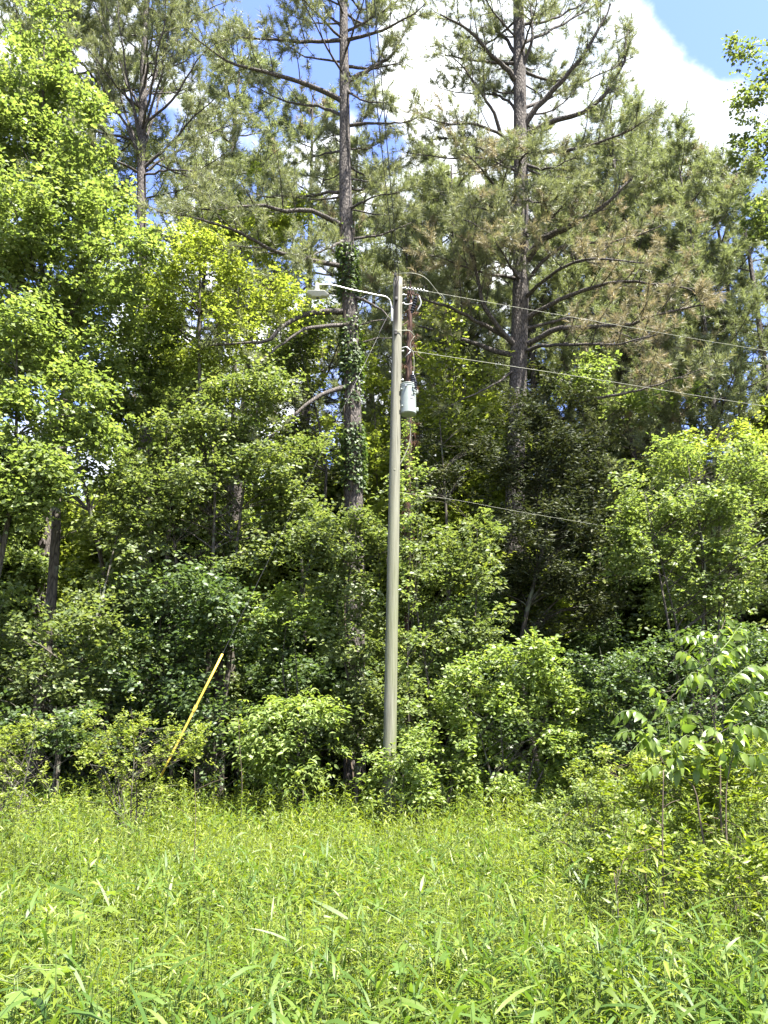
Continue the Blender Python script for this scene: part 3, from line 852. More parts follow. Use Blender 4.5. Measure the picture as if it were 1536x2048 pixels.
# ------------------------------------------------------------------ broadleaf trees and shrubs of the forest edge
BL = [
    # name, label, category, trunk px, Y, lobes, material, kwargs
    ('broadleaf_tree', 'tall light green broadleaf tree rising at the left edge', 'tree', 78, 18.0,
     [(85, 105, 50, 70), (62, 200, 85, 85), (150, 265, 75, 75), (30, 330, 110, 110), (205, 365, 95, 85), (95, 470, 140, 120), (245, 490, 80, 85, -.5), (55, 620, 120, 100), (185, 630, 85, 85), (-60, 200, 80, 130), (-80, 450, 100, 150), (150, 730, 80, 70), (70, 560, 100, 80), (20, 760, 80, 70)],
     'leaf_light', dict(leaf=(.115, .085), dens=430, trunk_r=.17, limbs=90, clump=.62)),
    ('broadleaf_tree', 'bright broadleaf tree on the left edge with leaves down to the shade', 'tree', -10, 16.5,
     [(30, 700, 90, 80), (105, 790, 95, 85), (15, 860, 110, 95), (150, 900, 85, 80), (35, 1050, 75, 80), (-60, 950, 90, 140), (70, 960, 80, 70), (-50, 1150, 90, 90)],
     'leaf_light', dict(leaf=(.115, .085), dens=430, trunk_r=.12, limbs=60)),
    ('broadleaf_tree', 'yellow-green rounded tree top left of the street light', 'tree', 450, 19.6,
     [(440, 535, 80, 62), (375, 595, 90, 85), (515, 590, 70, 70), (450, 670, 120, 80), (330, 545, 55, 55), (560, 650, 60, 60), (400, 490, 50, 30)],
     'leaf_yellow', dict(leaf=(.095, .065), dens=330, trunk_r=.14, limbs=50)),
    ('broadleaf_tree', 'small yellow-green tree top between the fan-crowned pine and the creeper-clad pine', 'tree', 490, 22.5,
     [(490, 375, 45, 40), (600, 405, 50, 36), (545, 440, 80, 50), (470, 440, 60, 40)],
     'leaf_yellow', dict(leaf=(.12, .085), dens=300, trunk_r=.12, limbs=30)),
    ('broadleaf_tree', 'mid green tree under the tall light green one, left of the shaded tree', 'tree', 215, 20.0,
     [(230, 740, 90, 75), (300, 690, 80, 70), (200, 830, 90, 70), (290, 800, 80, 70), (120, 720, 80, 60), (60, 900, 90, 70), (160, 960, 90, 70), (130, 640, 80, 60)],
     'leaf_light', dict(leaf=(.11, .08), dens=400, trunk_r=.1, limbs=50)),
    ('broadleaf_tree', 'broad shaded tree with slender forked stems left of the creeper-clad pine', 'tree', 420, 18.6,
     [(430, 825, 125, 70), (520, 800, 70, 50), (330, 880, 100, 80), (540, 920, 90, 95), (420, 970, 140, 100), (290, 1010, 90, 90), (570, 1040, 80, 80), (470, 1090, 120, 70)],
     'leaf_mid', dict(leaf=(.105, .07), dens=430, trunk_r=.09, limbs=90, stems=3, clump=.55)),
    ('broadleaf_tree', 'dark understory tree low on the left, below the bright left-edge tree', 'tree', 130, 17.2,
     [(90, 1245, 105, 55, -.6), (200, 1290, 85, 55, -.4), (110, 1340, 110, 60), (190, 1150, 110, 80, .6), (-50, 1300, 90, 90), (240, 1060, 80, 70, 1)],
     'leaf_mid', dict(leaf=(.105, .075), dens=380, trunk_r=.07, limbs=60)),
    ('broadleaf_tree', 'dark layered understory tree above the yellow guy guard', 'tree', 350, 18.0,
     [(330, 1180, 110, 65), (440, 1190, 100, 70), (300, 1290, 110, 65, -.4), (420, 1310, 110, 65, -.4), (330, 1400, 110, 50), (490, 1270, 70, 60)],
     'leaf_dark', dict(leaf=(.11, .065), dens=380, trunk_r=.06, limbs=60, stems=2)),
    ('shrub', 'pale glossy shrub catching light in the shade, left of the pole', 'shrub', 590, 17.2,
     [(580, 1205, 62, 32), (620, 1240, 48, 28), (545, 1235, 45, 25)],
     'leaf_pale', dict(leaf=(.10, .05), dens=520, trunk_r=.03, limbs=20, clump=.32, stems=2)),
    ('shrub', 'tall leafy shrub climbing close along the left side of the pole', 'shrub', 715, 17.0,
     [(690, 1050, 62, 50), (745, 1110, 50, 60), (670, 1130, 60, 55), (720, 1200, 60, 60), (745, 1290, 45, 60), (690, 1290, 55, 55), (720, 1390, 55, 60), (640, 1060, 50, 60), (700, 1470, 50, 55), (745, 1440, 35, 50), (708, 1030, 36, 30), (705, 1120, 36, 40), (700, 1180, 36, 40), (705, 1400, 40, 40)],
     'leaf_mid', dict(leaf=(.09, .055), dens=620, trunk_r=.05, limbs=50, clump=.42, stems=2)),
    ('shrub', 'rounded shrub with hanging leaves in front of the dark woods left of the pole', 'shrub', 600, 16.0,
     [(535, 1440, 48, 40), (615, 1445, 58, 50), (575, 1490, 70, 48), (645, 1515, 35, 35), (520, 1490, 35, 35), (600, 1545, 55, 30), (540, 1535, 45, 30)],
     'leaf_pale', dict(leaf=(.12, .045), dens=560, trunk_r=.03, limbs=30, clump=.34, stems=3, curved=True, droop=.5, tilt=.35)),
    ('shrub', 'tall leafy shrub right of the pole below the communication cable', 'shrub', 880, 17.2,
     [(825, 1010, 40, 50), (880, 1085, 75, 60), (955, 1070, 62, 50), (855, 1180, 70, 65), (955, 1165, 60, 50), (910, 1260, 80, 55), (980, 1250, 50, 40), (850, 1300, 60, 60), (850, 1400, 50, 60), (890, 1350, 60, 50)],
     'leaf_mid', dict(leaf=(.105, .06), dens=470, trunk_r=.05, limbs=50, clump=.45, stems=3)),
    ('shrub', 'light green spreading shrub right of the pole base, tips arching upward', 'shrub', 1010, 16.0,
     [(925, 1370, 80, 60), (1040, 1345, 75, 75), (1110, 1325, 45, 55), (1000, 1440, 105, 70), (1130, 1420, 80, 70), (890, 1470, 70, 60), (1060, 1510, 80, 50), (960, 1530, 80, 45), (1150, 1500, 60, 50), (1000, 1575, 90, 30), (1110, 1570, 60, 30), (900, 1550, 50, 40)],
     'leaf_pale', dict(leaf=(.095, .055), dens=520, trunk_r=.035, limbs=60, clump=.36, stems=5, curved=False, droop=.3)),
    ('shrub', 'big bright shrub at the right edge, sunlit yellow-green on top', 'shrub', 1400, 17.0,
     [(1290, 1000, 80, 70), (1375, 930, 75, 55), (1440, 1030, 100, 85), (1290, 1110, 85, 70), (1400, 1150, 115, 85), (1510, 1120, 70, 95), (1600, 1000, 90, 140), (1260, 1060, 45, 45), (1480, 940, 60, 50)],
     'leaf_light', dict(leaf=(.09, .055), dens=560, trunk_r=.06, limbs=90, clump=.42, stems=5)),
    ('shrub', 'yellow-green young treetop poking up above the big bright right shrub', 'shrub', 1410, 18.5,
     [(1400, 880, 45, 40), (1450, 900, 50, 40), (1500, 870, 45, 45), (1370, 930, 40, 40)],
     'leaf_yellow', dict(leaf=(.10, .06), dens=420, trunk_r=.04, limbs=24, clump=.36, stems=2)),
    ('shrub', 'dim olive shrub in shade under the bright right shrub', 'shrub', 1290, 15.8,
     [(1200, 1310, 70, 50), (1290, 1340, 80, 60), (1400, 1330, 85, 60), (1340, 1430, 100, 60), (1500, 1320, 80, 80), (1230, 1400, 70, 55), (1250, 1490, 90, 50), (1400, 1490, 100, 50), (1510, 1440, 70, 70), (1180, 1530, 60, 40)],
     'leaf_dark', dict(leaf=(.085, .05), dens=480, trunk_r=.04, limbs=50, clump=.38, stems=4)),
    ('broadleaf_tree', 'loose-leaved broadleaf tree standing against the clouds at the right edge', 'tree', 1660, 20.0,
     [(1495, 110, 28, 35), (1480, 190, 28, 35), (1515, 250, 32, 45), (1500, 330, 35, 45), (1530, 430, 40, 50), (1640, 40, 40, 40), (1570, 150, 35, 50), (1620, 280, 70, 110), (1600, 480, 70, 90)],
     'leaf_mid', dict(leaf=(.115, .085), dens=300, trunk_r=.13, limbs=50, clump=.45)),
    ('shrub', 'leafy bush wrapped round the foot of the utility pole', 'shrub', 815, 14.6,
     [(810, 1525, 75, 42, -.2), (852, 1485, 28, 38), (745, 1540, 42, 36, .3), (862, 1560, 42, 32), (740, 1590, 45, 25, .2), (835, 1585, 40, 25)],
     'leaf_pale', dict(leaf=(.075, .042), dens=850, trunk_r=.02, limbs=40, clump=.24, stems=6)),
    ('shrub', 'feathery yellow-green bush at the foot of the yellow guy guard', 'shrub', 280, 13.2,
     [(275, 1520, 95, 45), (210, 1490, 50, 40), (345, 1505, 52, 40), (250, 1450, 22, 40), (375, 1465, 26, 22), (200, 1440, 18, 30), (300, 1560, 95, 35), (380, 1500, 28, 20), (200, 1560, 70, 35), (330, 1590, 80, 30), (170, 1520, 30, 40), (230, 1600, 80, 30), (262, 1425, 12, 26), (285, 1455, 14, 28), (390, 1470, 16, 14), (180, 1455, 14, 24), (330, 1460, 16, 24)],
     'leaf_feather', dict(leaf=(.055, .024), dens=620, trunk_r=.018, limbs=90, clump=.22, stems=9, up_bias=.9, per=14, out_bias=.7)),
    ('shrub', 'feathery pale bush cut by the left edge', 'shrub', 20, 12.6,
     [(30, 1465, 50, 32), (10, 1520, 75, 45), (40, 1560, 65, 40), (-40, 1500, 60, 60), (75, 1445, 30, 14), (20, 1600, 80, 35), (100, 1590, 40, 30)],
     'leaf_feather', dict(leaf=(.055, .024), dens=620, trunk_r=.018, limbs=60, clump=.22, stems=6, up_bias=.5, per=14, out_bias=.7)),
]
BL += [
    ('climbing_vine', 'bright leafy vine growing up beside the right of the pole', 'vine', 812, 15.9,
     [(822, 850, 12, 22, 1.6), (820, 900, 16, 26, 1.5), (818, 945, 20, 26, 1.2), (815, 985, 18, 26), (818, 1040, 24, 34), (812, 1110, 22, 40), (816, 1190, 20, 40), (812, 1270, 24, 40), (816, 1340, 28, 36), (815, 1410, 26, 40), (818, 1470, 30, 40)],
     'leaf_light', dict(leaf=(.08, .055), dens=420, trunk_r=.02, limbs=20, clump=.25, stems=2)),
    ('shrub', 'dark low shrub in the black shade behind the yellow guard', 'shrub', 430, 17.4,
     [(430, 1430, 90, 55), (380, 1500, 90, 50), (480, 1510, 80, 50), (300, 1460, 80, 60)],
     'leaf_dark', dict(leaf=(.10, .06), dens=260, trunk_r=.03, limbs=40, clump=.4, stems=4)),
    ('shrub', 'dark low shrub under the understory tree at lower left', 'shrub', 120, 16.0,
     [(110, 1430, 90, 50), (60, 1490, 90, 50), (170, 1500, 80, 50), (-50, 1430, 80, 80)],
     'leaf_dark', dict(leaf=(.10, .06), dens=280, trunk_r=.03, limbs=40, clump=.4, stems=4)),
    ('broadleaf_tree', 'slim light green tree showing between the pole and the creeper-clad pine', 'tree', 750, 24.5,
     [(745, 720, 40, 45), (740, 800, 45, 50), (755, 880, 45, 55), (740, 960, 50, 50)],
     'leaf_yellow', dict(leaf=(.12, .09), dens=300, trunk_r=.06, limbs=30)),
    ('broadleaf_tree', 'sunlit yellow-green tree glimpsed between the transformer and the big pine', 'tree', 900, 23.3,
     [(880, 700, 50, 45), (950, 750, 55, 45), (865, 800, 50, 50), (940, 840, 50, 45), (900, 620, 40, 40)],
     'leaf_yellow', dict(leaf=(.12, .09), dens=230, trunk_r=.07, limbs=30)),
    ('broadleaf_tree', 'sunlit tree glimpsed right of the big pine above the cedar', 'tree', 1200, 23.5,
     [(1180, 760, 60, 45), (1260, 820, 55, 45), (1150, 720, 40, 40), (1330, 780, 50, 40)],
     'leaf_light', dict(leaf=(.12, .09), dens=230, trunk_r=.07, limbs=30)),
    ('broadleaf_tree', 'sunlit yellow-green tree left of the creeper-clad trunk behind the bare limbs', 'tree', 600, 23.0,
     [(610, 770, 45, 45), (560, 730, 50, 45), (640, 850, 40, 50), (590, 690, 50, 40), (565, 845, 50, 50), (520, 800, 40, 40)],
     'leaf_yellow', dict(leaf=(.12, .09), dens=260, trunk_r=.07, limbs=30)),
    ('broadleaf_tree', 'mid green tree filling the gap behind the yellow-green rounded top', 'tree', 330, 22.0,
     [(310, 640, 70, 70), (380, 760, 90, 60), (520, 740, 80, 60), (620, 660, 50, 60), (250, 560, 60, 60)],
     'leaf_light', dict(leaf=(.11, .08), dens=330, trunk_r=.1, limbs=40)),
]
for n, (name, lab, cat, px, Y, lobes, mat, kw) in enumerate(BL):
    x = P(px, 1450, Y)[0]
    leafy(name, lab, cat, (x, Y), plobes(lobes, Y), mat, 100 + n, **kw)


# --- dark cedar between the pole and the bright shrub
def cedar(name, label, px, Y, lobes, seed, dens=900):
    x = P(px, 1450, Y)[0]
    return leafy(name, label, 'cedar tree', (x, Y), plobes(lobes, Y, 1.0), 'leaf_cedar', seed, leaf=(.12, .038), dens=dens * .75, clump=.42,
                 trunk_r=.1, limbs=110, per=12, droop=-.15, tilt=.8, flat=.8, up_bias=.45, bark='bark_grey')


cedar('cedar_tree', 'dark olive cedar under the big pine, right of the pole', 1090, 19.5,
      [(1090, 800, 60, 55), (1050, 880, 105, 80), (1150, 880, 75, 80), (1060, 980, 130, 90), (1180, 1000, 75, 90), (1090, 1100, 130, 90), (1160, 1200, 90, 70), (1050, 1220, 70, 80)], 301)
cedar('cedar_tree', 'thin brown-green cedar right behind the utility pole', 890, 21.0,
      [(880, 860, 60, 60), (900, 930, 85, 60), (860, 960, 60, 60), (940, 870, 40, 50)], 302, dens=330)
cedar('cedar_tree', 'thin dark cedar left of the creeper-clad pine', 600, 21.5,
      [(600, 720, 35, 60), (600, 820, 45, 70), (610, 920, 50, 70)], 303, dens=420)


# --- understory and woods behind, grown once and copied
def proto_tree(seed, H, R, mat, dens, leaf, name='broadleaf_tree', low=.25, cl=.7):
    rng = np.random.default_rng(seed)
    lobes = []
    for k in range(9):
        f = low + (1 - low) * (k + .5) / 9
        a = k * 2.4
        rr = R * (1 - .65 * abs(f - .55) / .5) * .55
        c = np.array([math.cos(a) * R * .45 * (1.1 - f), math.sin(a) * R * .45 * (1.1 - f), H * f])
        lobes.append((c, max(rr, .5), max(rr, .5), max(H * .1, .5)))
    return leafy(name, 'x', 'tree', (0, 0), lobes, mat, seed, leaf=leaf, dens=dens, clump=cl, trunk_r=.012 * H, limbs=45, base_z=0.0)


pt = [proto_tree(401, 14, 3.2, 'leaf_light', 480, (.17, .13)), proto_tree(402, 11, 3.4, 'leaf_yellow', 480, (.17, .13)), proto_tree(403, 12, 3.6, 'leaf_mid', 480, (.17, .13))]
ps = [proto_tree(404, 5.0, 2.4, 'leaf_dark', 520, (.12, .075), 'shrub', .08, .5), proto_tree(405, 4.0, 2.4, 'leaf_mid', 520, (.12, .075), 'shrub', .08, .5)]
rngb = np.random.default_rng(77)
far = []
for Y, n, w in ((25, 9, 1.0), (29, 11, 1.0), (34, 12, 1.0), (40, 14, 1.0), (48, 16, 1.0), (58, 18, 1.0)):
    for k in range(n):
        x = (k + .5 + rngb.uniform(-.35, .35)) / n * 2 - 1
        far.append((x * (Y * .62 + 4), Y + rngb.uniform(-2, 2), int(rngb.integers(3)), rngb.uniform(.8, 1.2), rngb.uniform(0, 6.28)))
usedt, useds = set(), set()
for x, y, k, s, rot in far:
    r = pt[k] if k not in usedt else copy_tree(pt[k]); usedt.add(k)
    r.location = (x, y, float(ground_z(x, y))); r.scale = (s, s, s); r.rotation_euler = (0, 0, rot)
    tag(r, 'sunlit broadleaf tree deep in the woods, glimpsed between the pine trunks', 'tree', 'broadleaf trees deep in the woods')
for k in range(44):
    y = (19.5 if k < 22 else 24.0) + rngb.uniform(0, 3.5)
    x = ((k % 22 + .5) / 22 * 2 - 1) * (y * .55 + 3) + rngb.normal(0, .4)
    i = int(rngb.integers(2)); s = rngb.uniform(.75, 1.15)
    r = ps[i] if i not in useds else copy_tree(ps[i]); useds.add(i)
    r.location = (x, y, float(ground_z(x, y))); r.scale = (s, s, s); r.rotation_euler = (0, 0, rngb.uniform(0, 6.28))
    tag(r, 'shaded undergrowth shrub standing under the pines behind the forest edge', 'shrub', 'undergrowth shrubs in the shade')


# --- dead reddish snag behind the pole
def snag():
    Y = 18.0
    b = gbase(817, Y)
    root = thing('dead_tree', 'dead reddish-brown trunk with broken top right behind the pole', 'dead tree', b)
    T = Tubes(b)
    rng = np.random.default_rng(5)
    p = resample([b - UP * .1, P(815, 1000, Y), P(817, 800, Y), P(820, 640, Y), P(822, 585, Y)], 20)
    T.add(p, np.concatenate([np.linspace(.10, .09, 17), [.08, .06, .035]]) * rng.uniform(.75, 1.2, 20), 9, cap=True)
    for k in range(6):   # splinters of the broken top
        a = rng.uniform(0, 6.28); s = p[-1] + np.array([math.cos(a) * .08, math.sin(a) * .08, -.1])
        T.add(np.stack([s, s + np.array([rng.normal(0, .04), rng.normal(0, .04), rng.uniform(.15, .4)])]), np.array([.03, .004]), 4)
    link('trunk', T.mesh('trunk'), M['bark_dead'], root)
    # hanging dead needles caught on the trunk
    n, m = 150, 16
    zz = rng.uniform(p[7, 2], p[-1, 2], n); an = rng.uniform(0, 6.28, n)
    c = np.stack([np.interp(zz, p[:, 2], p[:, k]) for k in range(3)], -1) + np.stack([np.cos(an), np.sin(an), 0 * an], -1) * rng.uniform(.08, .22, (n, 1))
    pos = np.repeat(c, m, 0); d = unit(rng.normal(0, .45, (n * m, 3)) - UP)
    L = rng.uniform(.1, .22, n * m)
    v, t = leaf_quads(pos, d, rng.normal(size=(n * m, 3)), L, np.full(n * m, .012), 0)
    M['needle_dead'] = leaf_mat('needle_dead', [(0, G(.05, .026, .016)), (1, G(.13, .07, .042))], .2, rough=.7, spec=.2)
    dn = link('dead_needles', new_mesh('dead_needles', v - b, t, np.repeat(rng.random(n * m), 4)), M['needle_dead'], root)
    dn['kind'] = 'stuff'
    for a, b2_, r in [((822, 905), (840, 870), .03), ((818, 690), (850, 720), .02), ((818, 640), (790, 655), .02), ((820, 620), (850, 600), .02)]:
        Tb = Tubes(b)
        e = P(*b2_, Y - .3)
        Tb.add(resample([P(*a, Y), P((a[0] + b2_[0]) / 2, (a[1] + b2_[1]) / 2 + 4, Y - .15), e], 6), np.linspace(r, .008, 6), 5)
        link('branch', Tb.mesh('branch'), M['bark_dead'], root)


snag()


# --- creeper on the trunk of the left pine
def creeper():
    rng = np.random.default_rng(8)
    b = b1.copy()
    root = thing('creeper_vine', 'leafy green creeper clinging to the tall pine left of the pole', 'vine', b)
    zs, n = p1.tp, 8000
    u = rng.uniform(0, 1, n)
    z0, z1 = P(708, 1030, Y1)[2], P(692, 440, Y1)[2]
    z = z0 + (z1 - z0) * u
    # clumps along the trunk
    keep = (np.sin(z * 2.1 + 1) + np.sin(z * 5.3) * .6 + rng.normal(0, .7, n)) > .05 + .9 * np.clip((u - .75) * 3, 0, 1)
    z = z[keep]; n = len(z)
    a = rng.uniform(0, 2 * math.pi, n)
    c = np.stack([np.interp(z, zs[:, 2], zs[:, k]) for k in range(3)], -1)
    rad = np.interp(z, zs[:, 2], p1.tr) + np.abs(rng.normal(0.01, .045, n))
    o = np.stack([np.cos(a), np.sin(a), np.zeros(n)], -1)
    pos = c + o * rad[:, None]
    d = o * .5 - UP * rng.uniform(.3, 1, (n, 1)) + rng.normal(0, .4, (n, 3))
    nrm = o + UP * .6 + rng.normal(0, .35, (n, 3))
    L = rng.uniform(.08, .15, n)
    v, t = leaf_quads(pos, d, nrm, L, L * .75)
    lv = link('leaves', new_mesh('leaves', v - b, t, np.repeat(rng.random(n), 4)), M['leaf_dark'], root)
    lv['kind'] = 'stuff'
    T = Tubes(b)
    for k in range(5):
        a0 = rng.uniform(0, 6.28); zz = np.linspace(.05, z1, 40)
        cc = np.stack([np.interp(zz, zs[:, 2], zs[:, j]) for j in range(3)], -1)
        rr = np.interp(zz, zs[:, 2], p1.tr) + .015
        an = a0 + .5 * np.sin(zz * .6 + k) + .15 * np.sin(zz * 2.3)
        cc[:, 0] += np.cos(an) * rr; cc[:, 1] += np.sin(an) * rr; cc[:, 2] = zz
        T.add(cc, np.linspace(.02, .008, 40), 5)
    link('stem', T.mesh('stem'), M['stem_brown'], root)


creeper()


# ------------------------------------------------------------------ utility pole and what hangs on it
def wood_mat():
    mat = bpy.data.materials.new('pole_wood')
    nt, N, L = nodes_of(mat)
    out = N('ShaderNodeOutputMaterial'); pb = N('ShaderNodeBsdfPrincipled'); L(pb.outputs[0], out.inputs[0])
    tc = N('ShaderNodeTexCoord'); sx = N('ShaderNodeSeparateXYZ'); L(tc.outputs['Object'], sx.inputs[0])
    mp = N('ShaderNodeMapping'); mp.inputs['Scale'].default_value = (1, 1, .035); L(tc.outputs['Object'], mp.inputs['Vector'])
    g = N('ShaderNodeTexNoise'); g.inputs['Scale'].default_value = 34; g.inputs['Detail'].default_value = 7; g.inputs['Roughness'].default_value = .65
    L(mp.outputs[0], g.inputs['Vector'])
    r = ramp_node(N, [(.30, (.026, .026, .019)), (.38, (.098, .096, .07)), (.55, (.15, .147, .112)), (.75, (.215, .21, .17))])
    L(g.outputs['Fac'], r.inputs['Fac'])
    # algae: greener towards the ground
    mr = N('ShaderNodeMapRange'); mr.inputs['From Min'].default_value = 8.5; mr.inputs['From Max'].default_value = 1.5
    L(sx.outputs['Z'], mr.inputs['Value'])
    n2 = N('ShaderNodeTexNoise'); n2.inputs['Scale'].default_value = 3; n2.inputs['Detail'].default_value = 5
    mp2 = N('ShaderNodeMapping'); mp2.inputs['Scale'].default_value = (1, 1, .2); L(tc.outputs['Object'], mp2.inputs['Vector']); L(mp2.outputs[0], n2.inputs['Vector'])
    mr2 = N('ShaderNodeMapRange'); mr2.inputs['From Min'].default_value = .3; mr2.inputs['From Max'].default_value = .65
    L(n2.outputs['Fac'], mr2.inputs['Value'])
    mu = N('ShaderNodeMath'); mu.operation = 'MULTIPLY'; L(mr.outputs[0], mu.inputs[0]); L(mr2.outputs[0], mu.inputs[1])
    mx = N('ShaderNodeMix'); mx.data_type = 'RGBA'; mx.inputs['B'].default_value = (.085, .10, .034, 1)
    mu2 = N('ShaderNodeMath'); mu2.operation = 'MULTIPLY'; mu2.inputs[1].default_value = .85; L(mu.outputs[0], mu2.inputs[0])
    L(mu2.outputs[0], mx.inputs['Factor']); L(r.outputs[0], mx.inputs['A'])
    # near-black upright strip on the top stretch of the pole, towards the front left
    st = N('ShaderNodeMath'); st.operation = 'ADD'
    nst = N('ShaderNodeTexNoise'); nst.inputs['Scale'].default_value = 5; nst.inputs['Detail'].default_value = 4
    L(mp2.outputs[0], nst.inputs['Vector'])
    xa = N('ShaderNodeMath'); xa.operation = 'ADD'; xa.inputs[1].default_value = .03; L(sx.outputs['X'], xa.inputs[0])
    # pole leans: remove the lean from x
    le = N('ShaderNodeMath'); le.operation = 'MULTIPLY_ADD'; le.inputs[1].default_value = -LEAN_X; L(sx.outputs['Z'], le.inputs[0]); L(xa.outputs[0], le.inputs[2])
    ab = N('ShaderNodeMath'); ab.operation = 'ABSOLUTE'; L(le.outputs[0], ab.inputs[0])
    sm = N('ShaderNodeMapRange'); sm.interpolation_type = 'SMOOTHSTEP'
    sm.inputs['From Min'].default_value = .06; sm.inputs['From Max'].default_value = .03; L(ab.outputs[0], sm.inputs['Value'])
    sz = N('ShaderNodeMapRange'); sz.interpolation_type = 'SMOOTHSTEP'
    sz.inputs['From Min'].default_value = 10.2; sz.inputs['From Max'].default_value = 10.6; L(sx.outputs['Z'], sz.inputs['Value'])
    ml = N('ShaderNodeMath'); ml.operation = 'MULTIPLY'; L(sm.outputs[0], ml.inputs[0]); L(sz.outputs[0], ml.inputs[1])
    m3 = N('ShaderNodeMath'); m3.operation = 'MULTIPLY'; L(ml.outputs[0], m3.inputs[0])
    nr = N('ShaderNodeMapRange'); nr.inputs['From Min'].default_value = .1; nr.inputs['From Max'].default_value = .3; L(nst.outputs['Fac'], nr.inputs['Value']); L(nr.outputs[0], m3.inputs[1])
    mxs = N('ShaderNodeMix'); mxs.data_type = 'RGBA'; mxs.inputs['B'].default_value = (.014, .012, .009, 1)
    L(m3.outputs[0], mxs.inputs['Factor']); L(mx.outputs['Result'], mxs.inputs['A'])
    L(mxs.outputs['Result'], pb.inputs['Base Color'])
    pb.inputs['Roughness'].default_value = .8; pb.inputs['Specular IOR Level'].default_value = .3
    bp = N('ShaderNodeBump'); bp.inputs['Strength'].default_value = .5; bp.inputs['Distance'].default_value = .01
    L(g.outputs['Fac'], bp.inputs['Height']); L(bp.outputs[0], pb.inputs['Normal'])
    return mat


YP = 15.0
pole_top = P(796, 557, YP)
pole_bot = P(777, 1640, YP)
LEAN_X = (pole_top[0] - pole_bot[0]) / (pole_top[2] - pole_bot[2])
pb_base = np.array([pole_bot[0] - LEAN_X * pole_bot[2], YP, float(ground_z(pole_bot[0], YP))])


def pole_at(py):
    z = P(790, py, YP)[2]
    return np.array([pb_base[0] + LEAN_X * z, YP, z])


def pole_r(z):
    return .128 - .026 * z / 11.7


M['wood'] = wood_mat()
M['steel'] = plain_mat('galvanised_steel', (.27, .275, .275), .45, .6, noise=.15)
M['alu'] = plain_mat('aluminium_arm', (.36, .36, .35), .4, .6, noise=.08)
M['dark_steel'] = plain_mat('dark_hardware', (.02, .018, .016), .7, .1, noise=.3)
M['porcelain'] = plain_mat('grey_polymer', (.22, .225, .225), .4, noise=.1)
M['black_rubber'] = plain_mat('black_bushing', (.015, .015, .018), .3, noise=.2)
M['tank'] = plain_mat('tank_paint', (.185, .21, .19), .42, noise=.07, nscale=9)
M['tank_mark'] = plain_mat('tank_mark', (.05, .06, .06), .5)
M['tank_plate'] = plain_mat('tank_plate', (.42, .43, .42), .4)
M['wire'] = plain_mat('weathered_wire', (.17, .175, .13), .55, .2, noise=.1)
M['wire_dark'] = plain_mat('dark_cable', (.05, .05, .05), .5, noise=.2)
M['yellow'] = plain_mat('yellow_guard', (.46, .33, .04), .55, noise=.12, nscale=6)
M['lamp_white'] = plain_mat('lamp_housing', (.32, .32, .27), .45, noise=.06)
M['lens'] = plain_mat('lamp_lens', (.4, .39, .33), .25, noise=.05)


def tube_part(name, parent, path, r, mat, sides=8, n=None, cap=True):
    o = np.array(parent.location)
    T = Tubes(o)
    p = resample(path, n) if n else np.asarray(path, float)
    T.add(p, r, sides, cap=cap)
    return link(name, T.mesh(name), M[mat], parent)


def lathe_part(name, parent, a, b, prof, mat, sides=20):
    """prof: list of (fraction along a-b, radius)"""
    o = np.array(parent.location)
    a, b = np.asarray(a, float), np.asarray(b, float)
    T = Tubes(o)
    path = np.array([a + (b - a) * f for f, _ in prof])
    # avoid zero-length tangents
    ax = unit(b - a)
    ref = np.array([1.0, 0, 0]) if abs(ax[2]) > .9 else UP
    u = unit(np.cross(ax, ref)); w = np.cross(ax, u)
    th = np.arange(sides) * 2 * math.pi / sides
    rad = np.array([r for _, r in prof])
    ring = path[:, None] + rad[:, None, None] * (np.cos(th)[None, :, None] * u + np.sin(th)[None, :, None] * w)
    T.v.append(ring.reshape(-1, 3)); T.n = len(prof) * sides
    i = np.arange(len(prof) - 1)[:, None] * sides; j = np.arange(sides)[None]; jn = (j + 1) % sides
    T.f.append(np.stack([i + j, i + jn, i + sides + jn, i + sides + j], -1).reshape(-1, 4))
    for e in (0, len(prof) - 1):
        T.v.append(path[e:e + 1]); c = T.n; T.n += 1
        jj = np.arange(sides)
        T.tri.append(np.stack([np.full(sides, c), e * sides + jj, e * sides + (jj + 1) % sides], -1))
    me = T.mesh(name, smooth=False)
    ob = link(name, me, M[mat], parent)
    me.polygons.foreach_set('use_smooth', np.ones(len(me.polygons), bool))
    me.set_sharp_from_angle(angle=math.radians(35))
    return ob


def box_part(name, parent, center, size, mat, rotz=0.0, rot=None):
    c = np.asarray(center, float)
    s = np.asarray(size, float) / 2
    v = np.array([[x, y, z] for x in (-1, 1) for y in (-1, 1) for z in (-1, 1)], float) * s
    ca, sa = math.cos(rotz), math.sin(rotz)
    v = v @ np.array([[ca, sa, 0], [-sa, ca, 0], [0, 0, 1]])
    if rot is not None: v = v @ rot.T
    v = v + c - np.array(parent.location)
    f = np.array([[0, 1, 3, 2], [4, 6, 7, 5], [0, 4, 5, 1], [2, 3, 7, 6], [0, 2, 6, 4], [1, 5, 7, 3]])
    o = link(name, new_mesh(name, v, f), M[mat], parent)
    bv = o.modifiers.new('bevel', 'BEVEL'); bv.width = min(size) * .18; bv.segments = 2
    return o


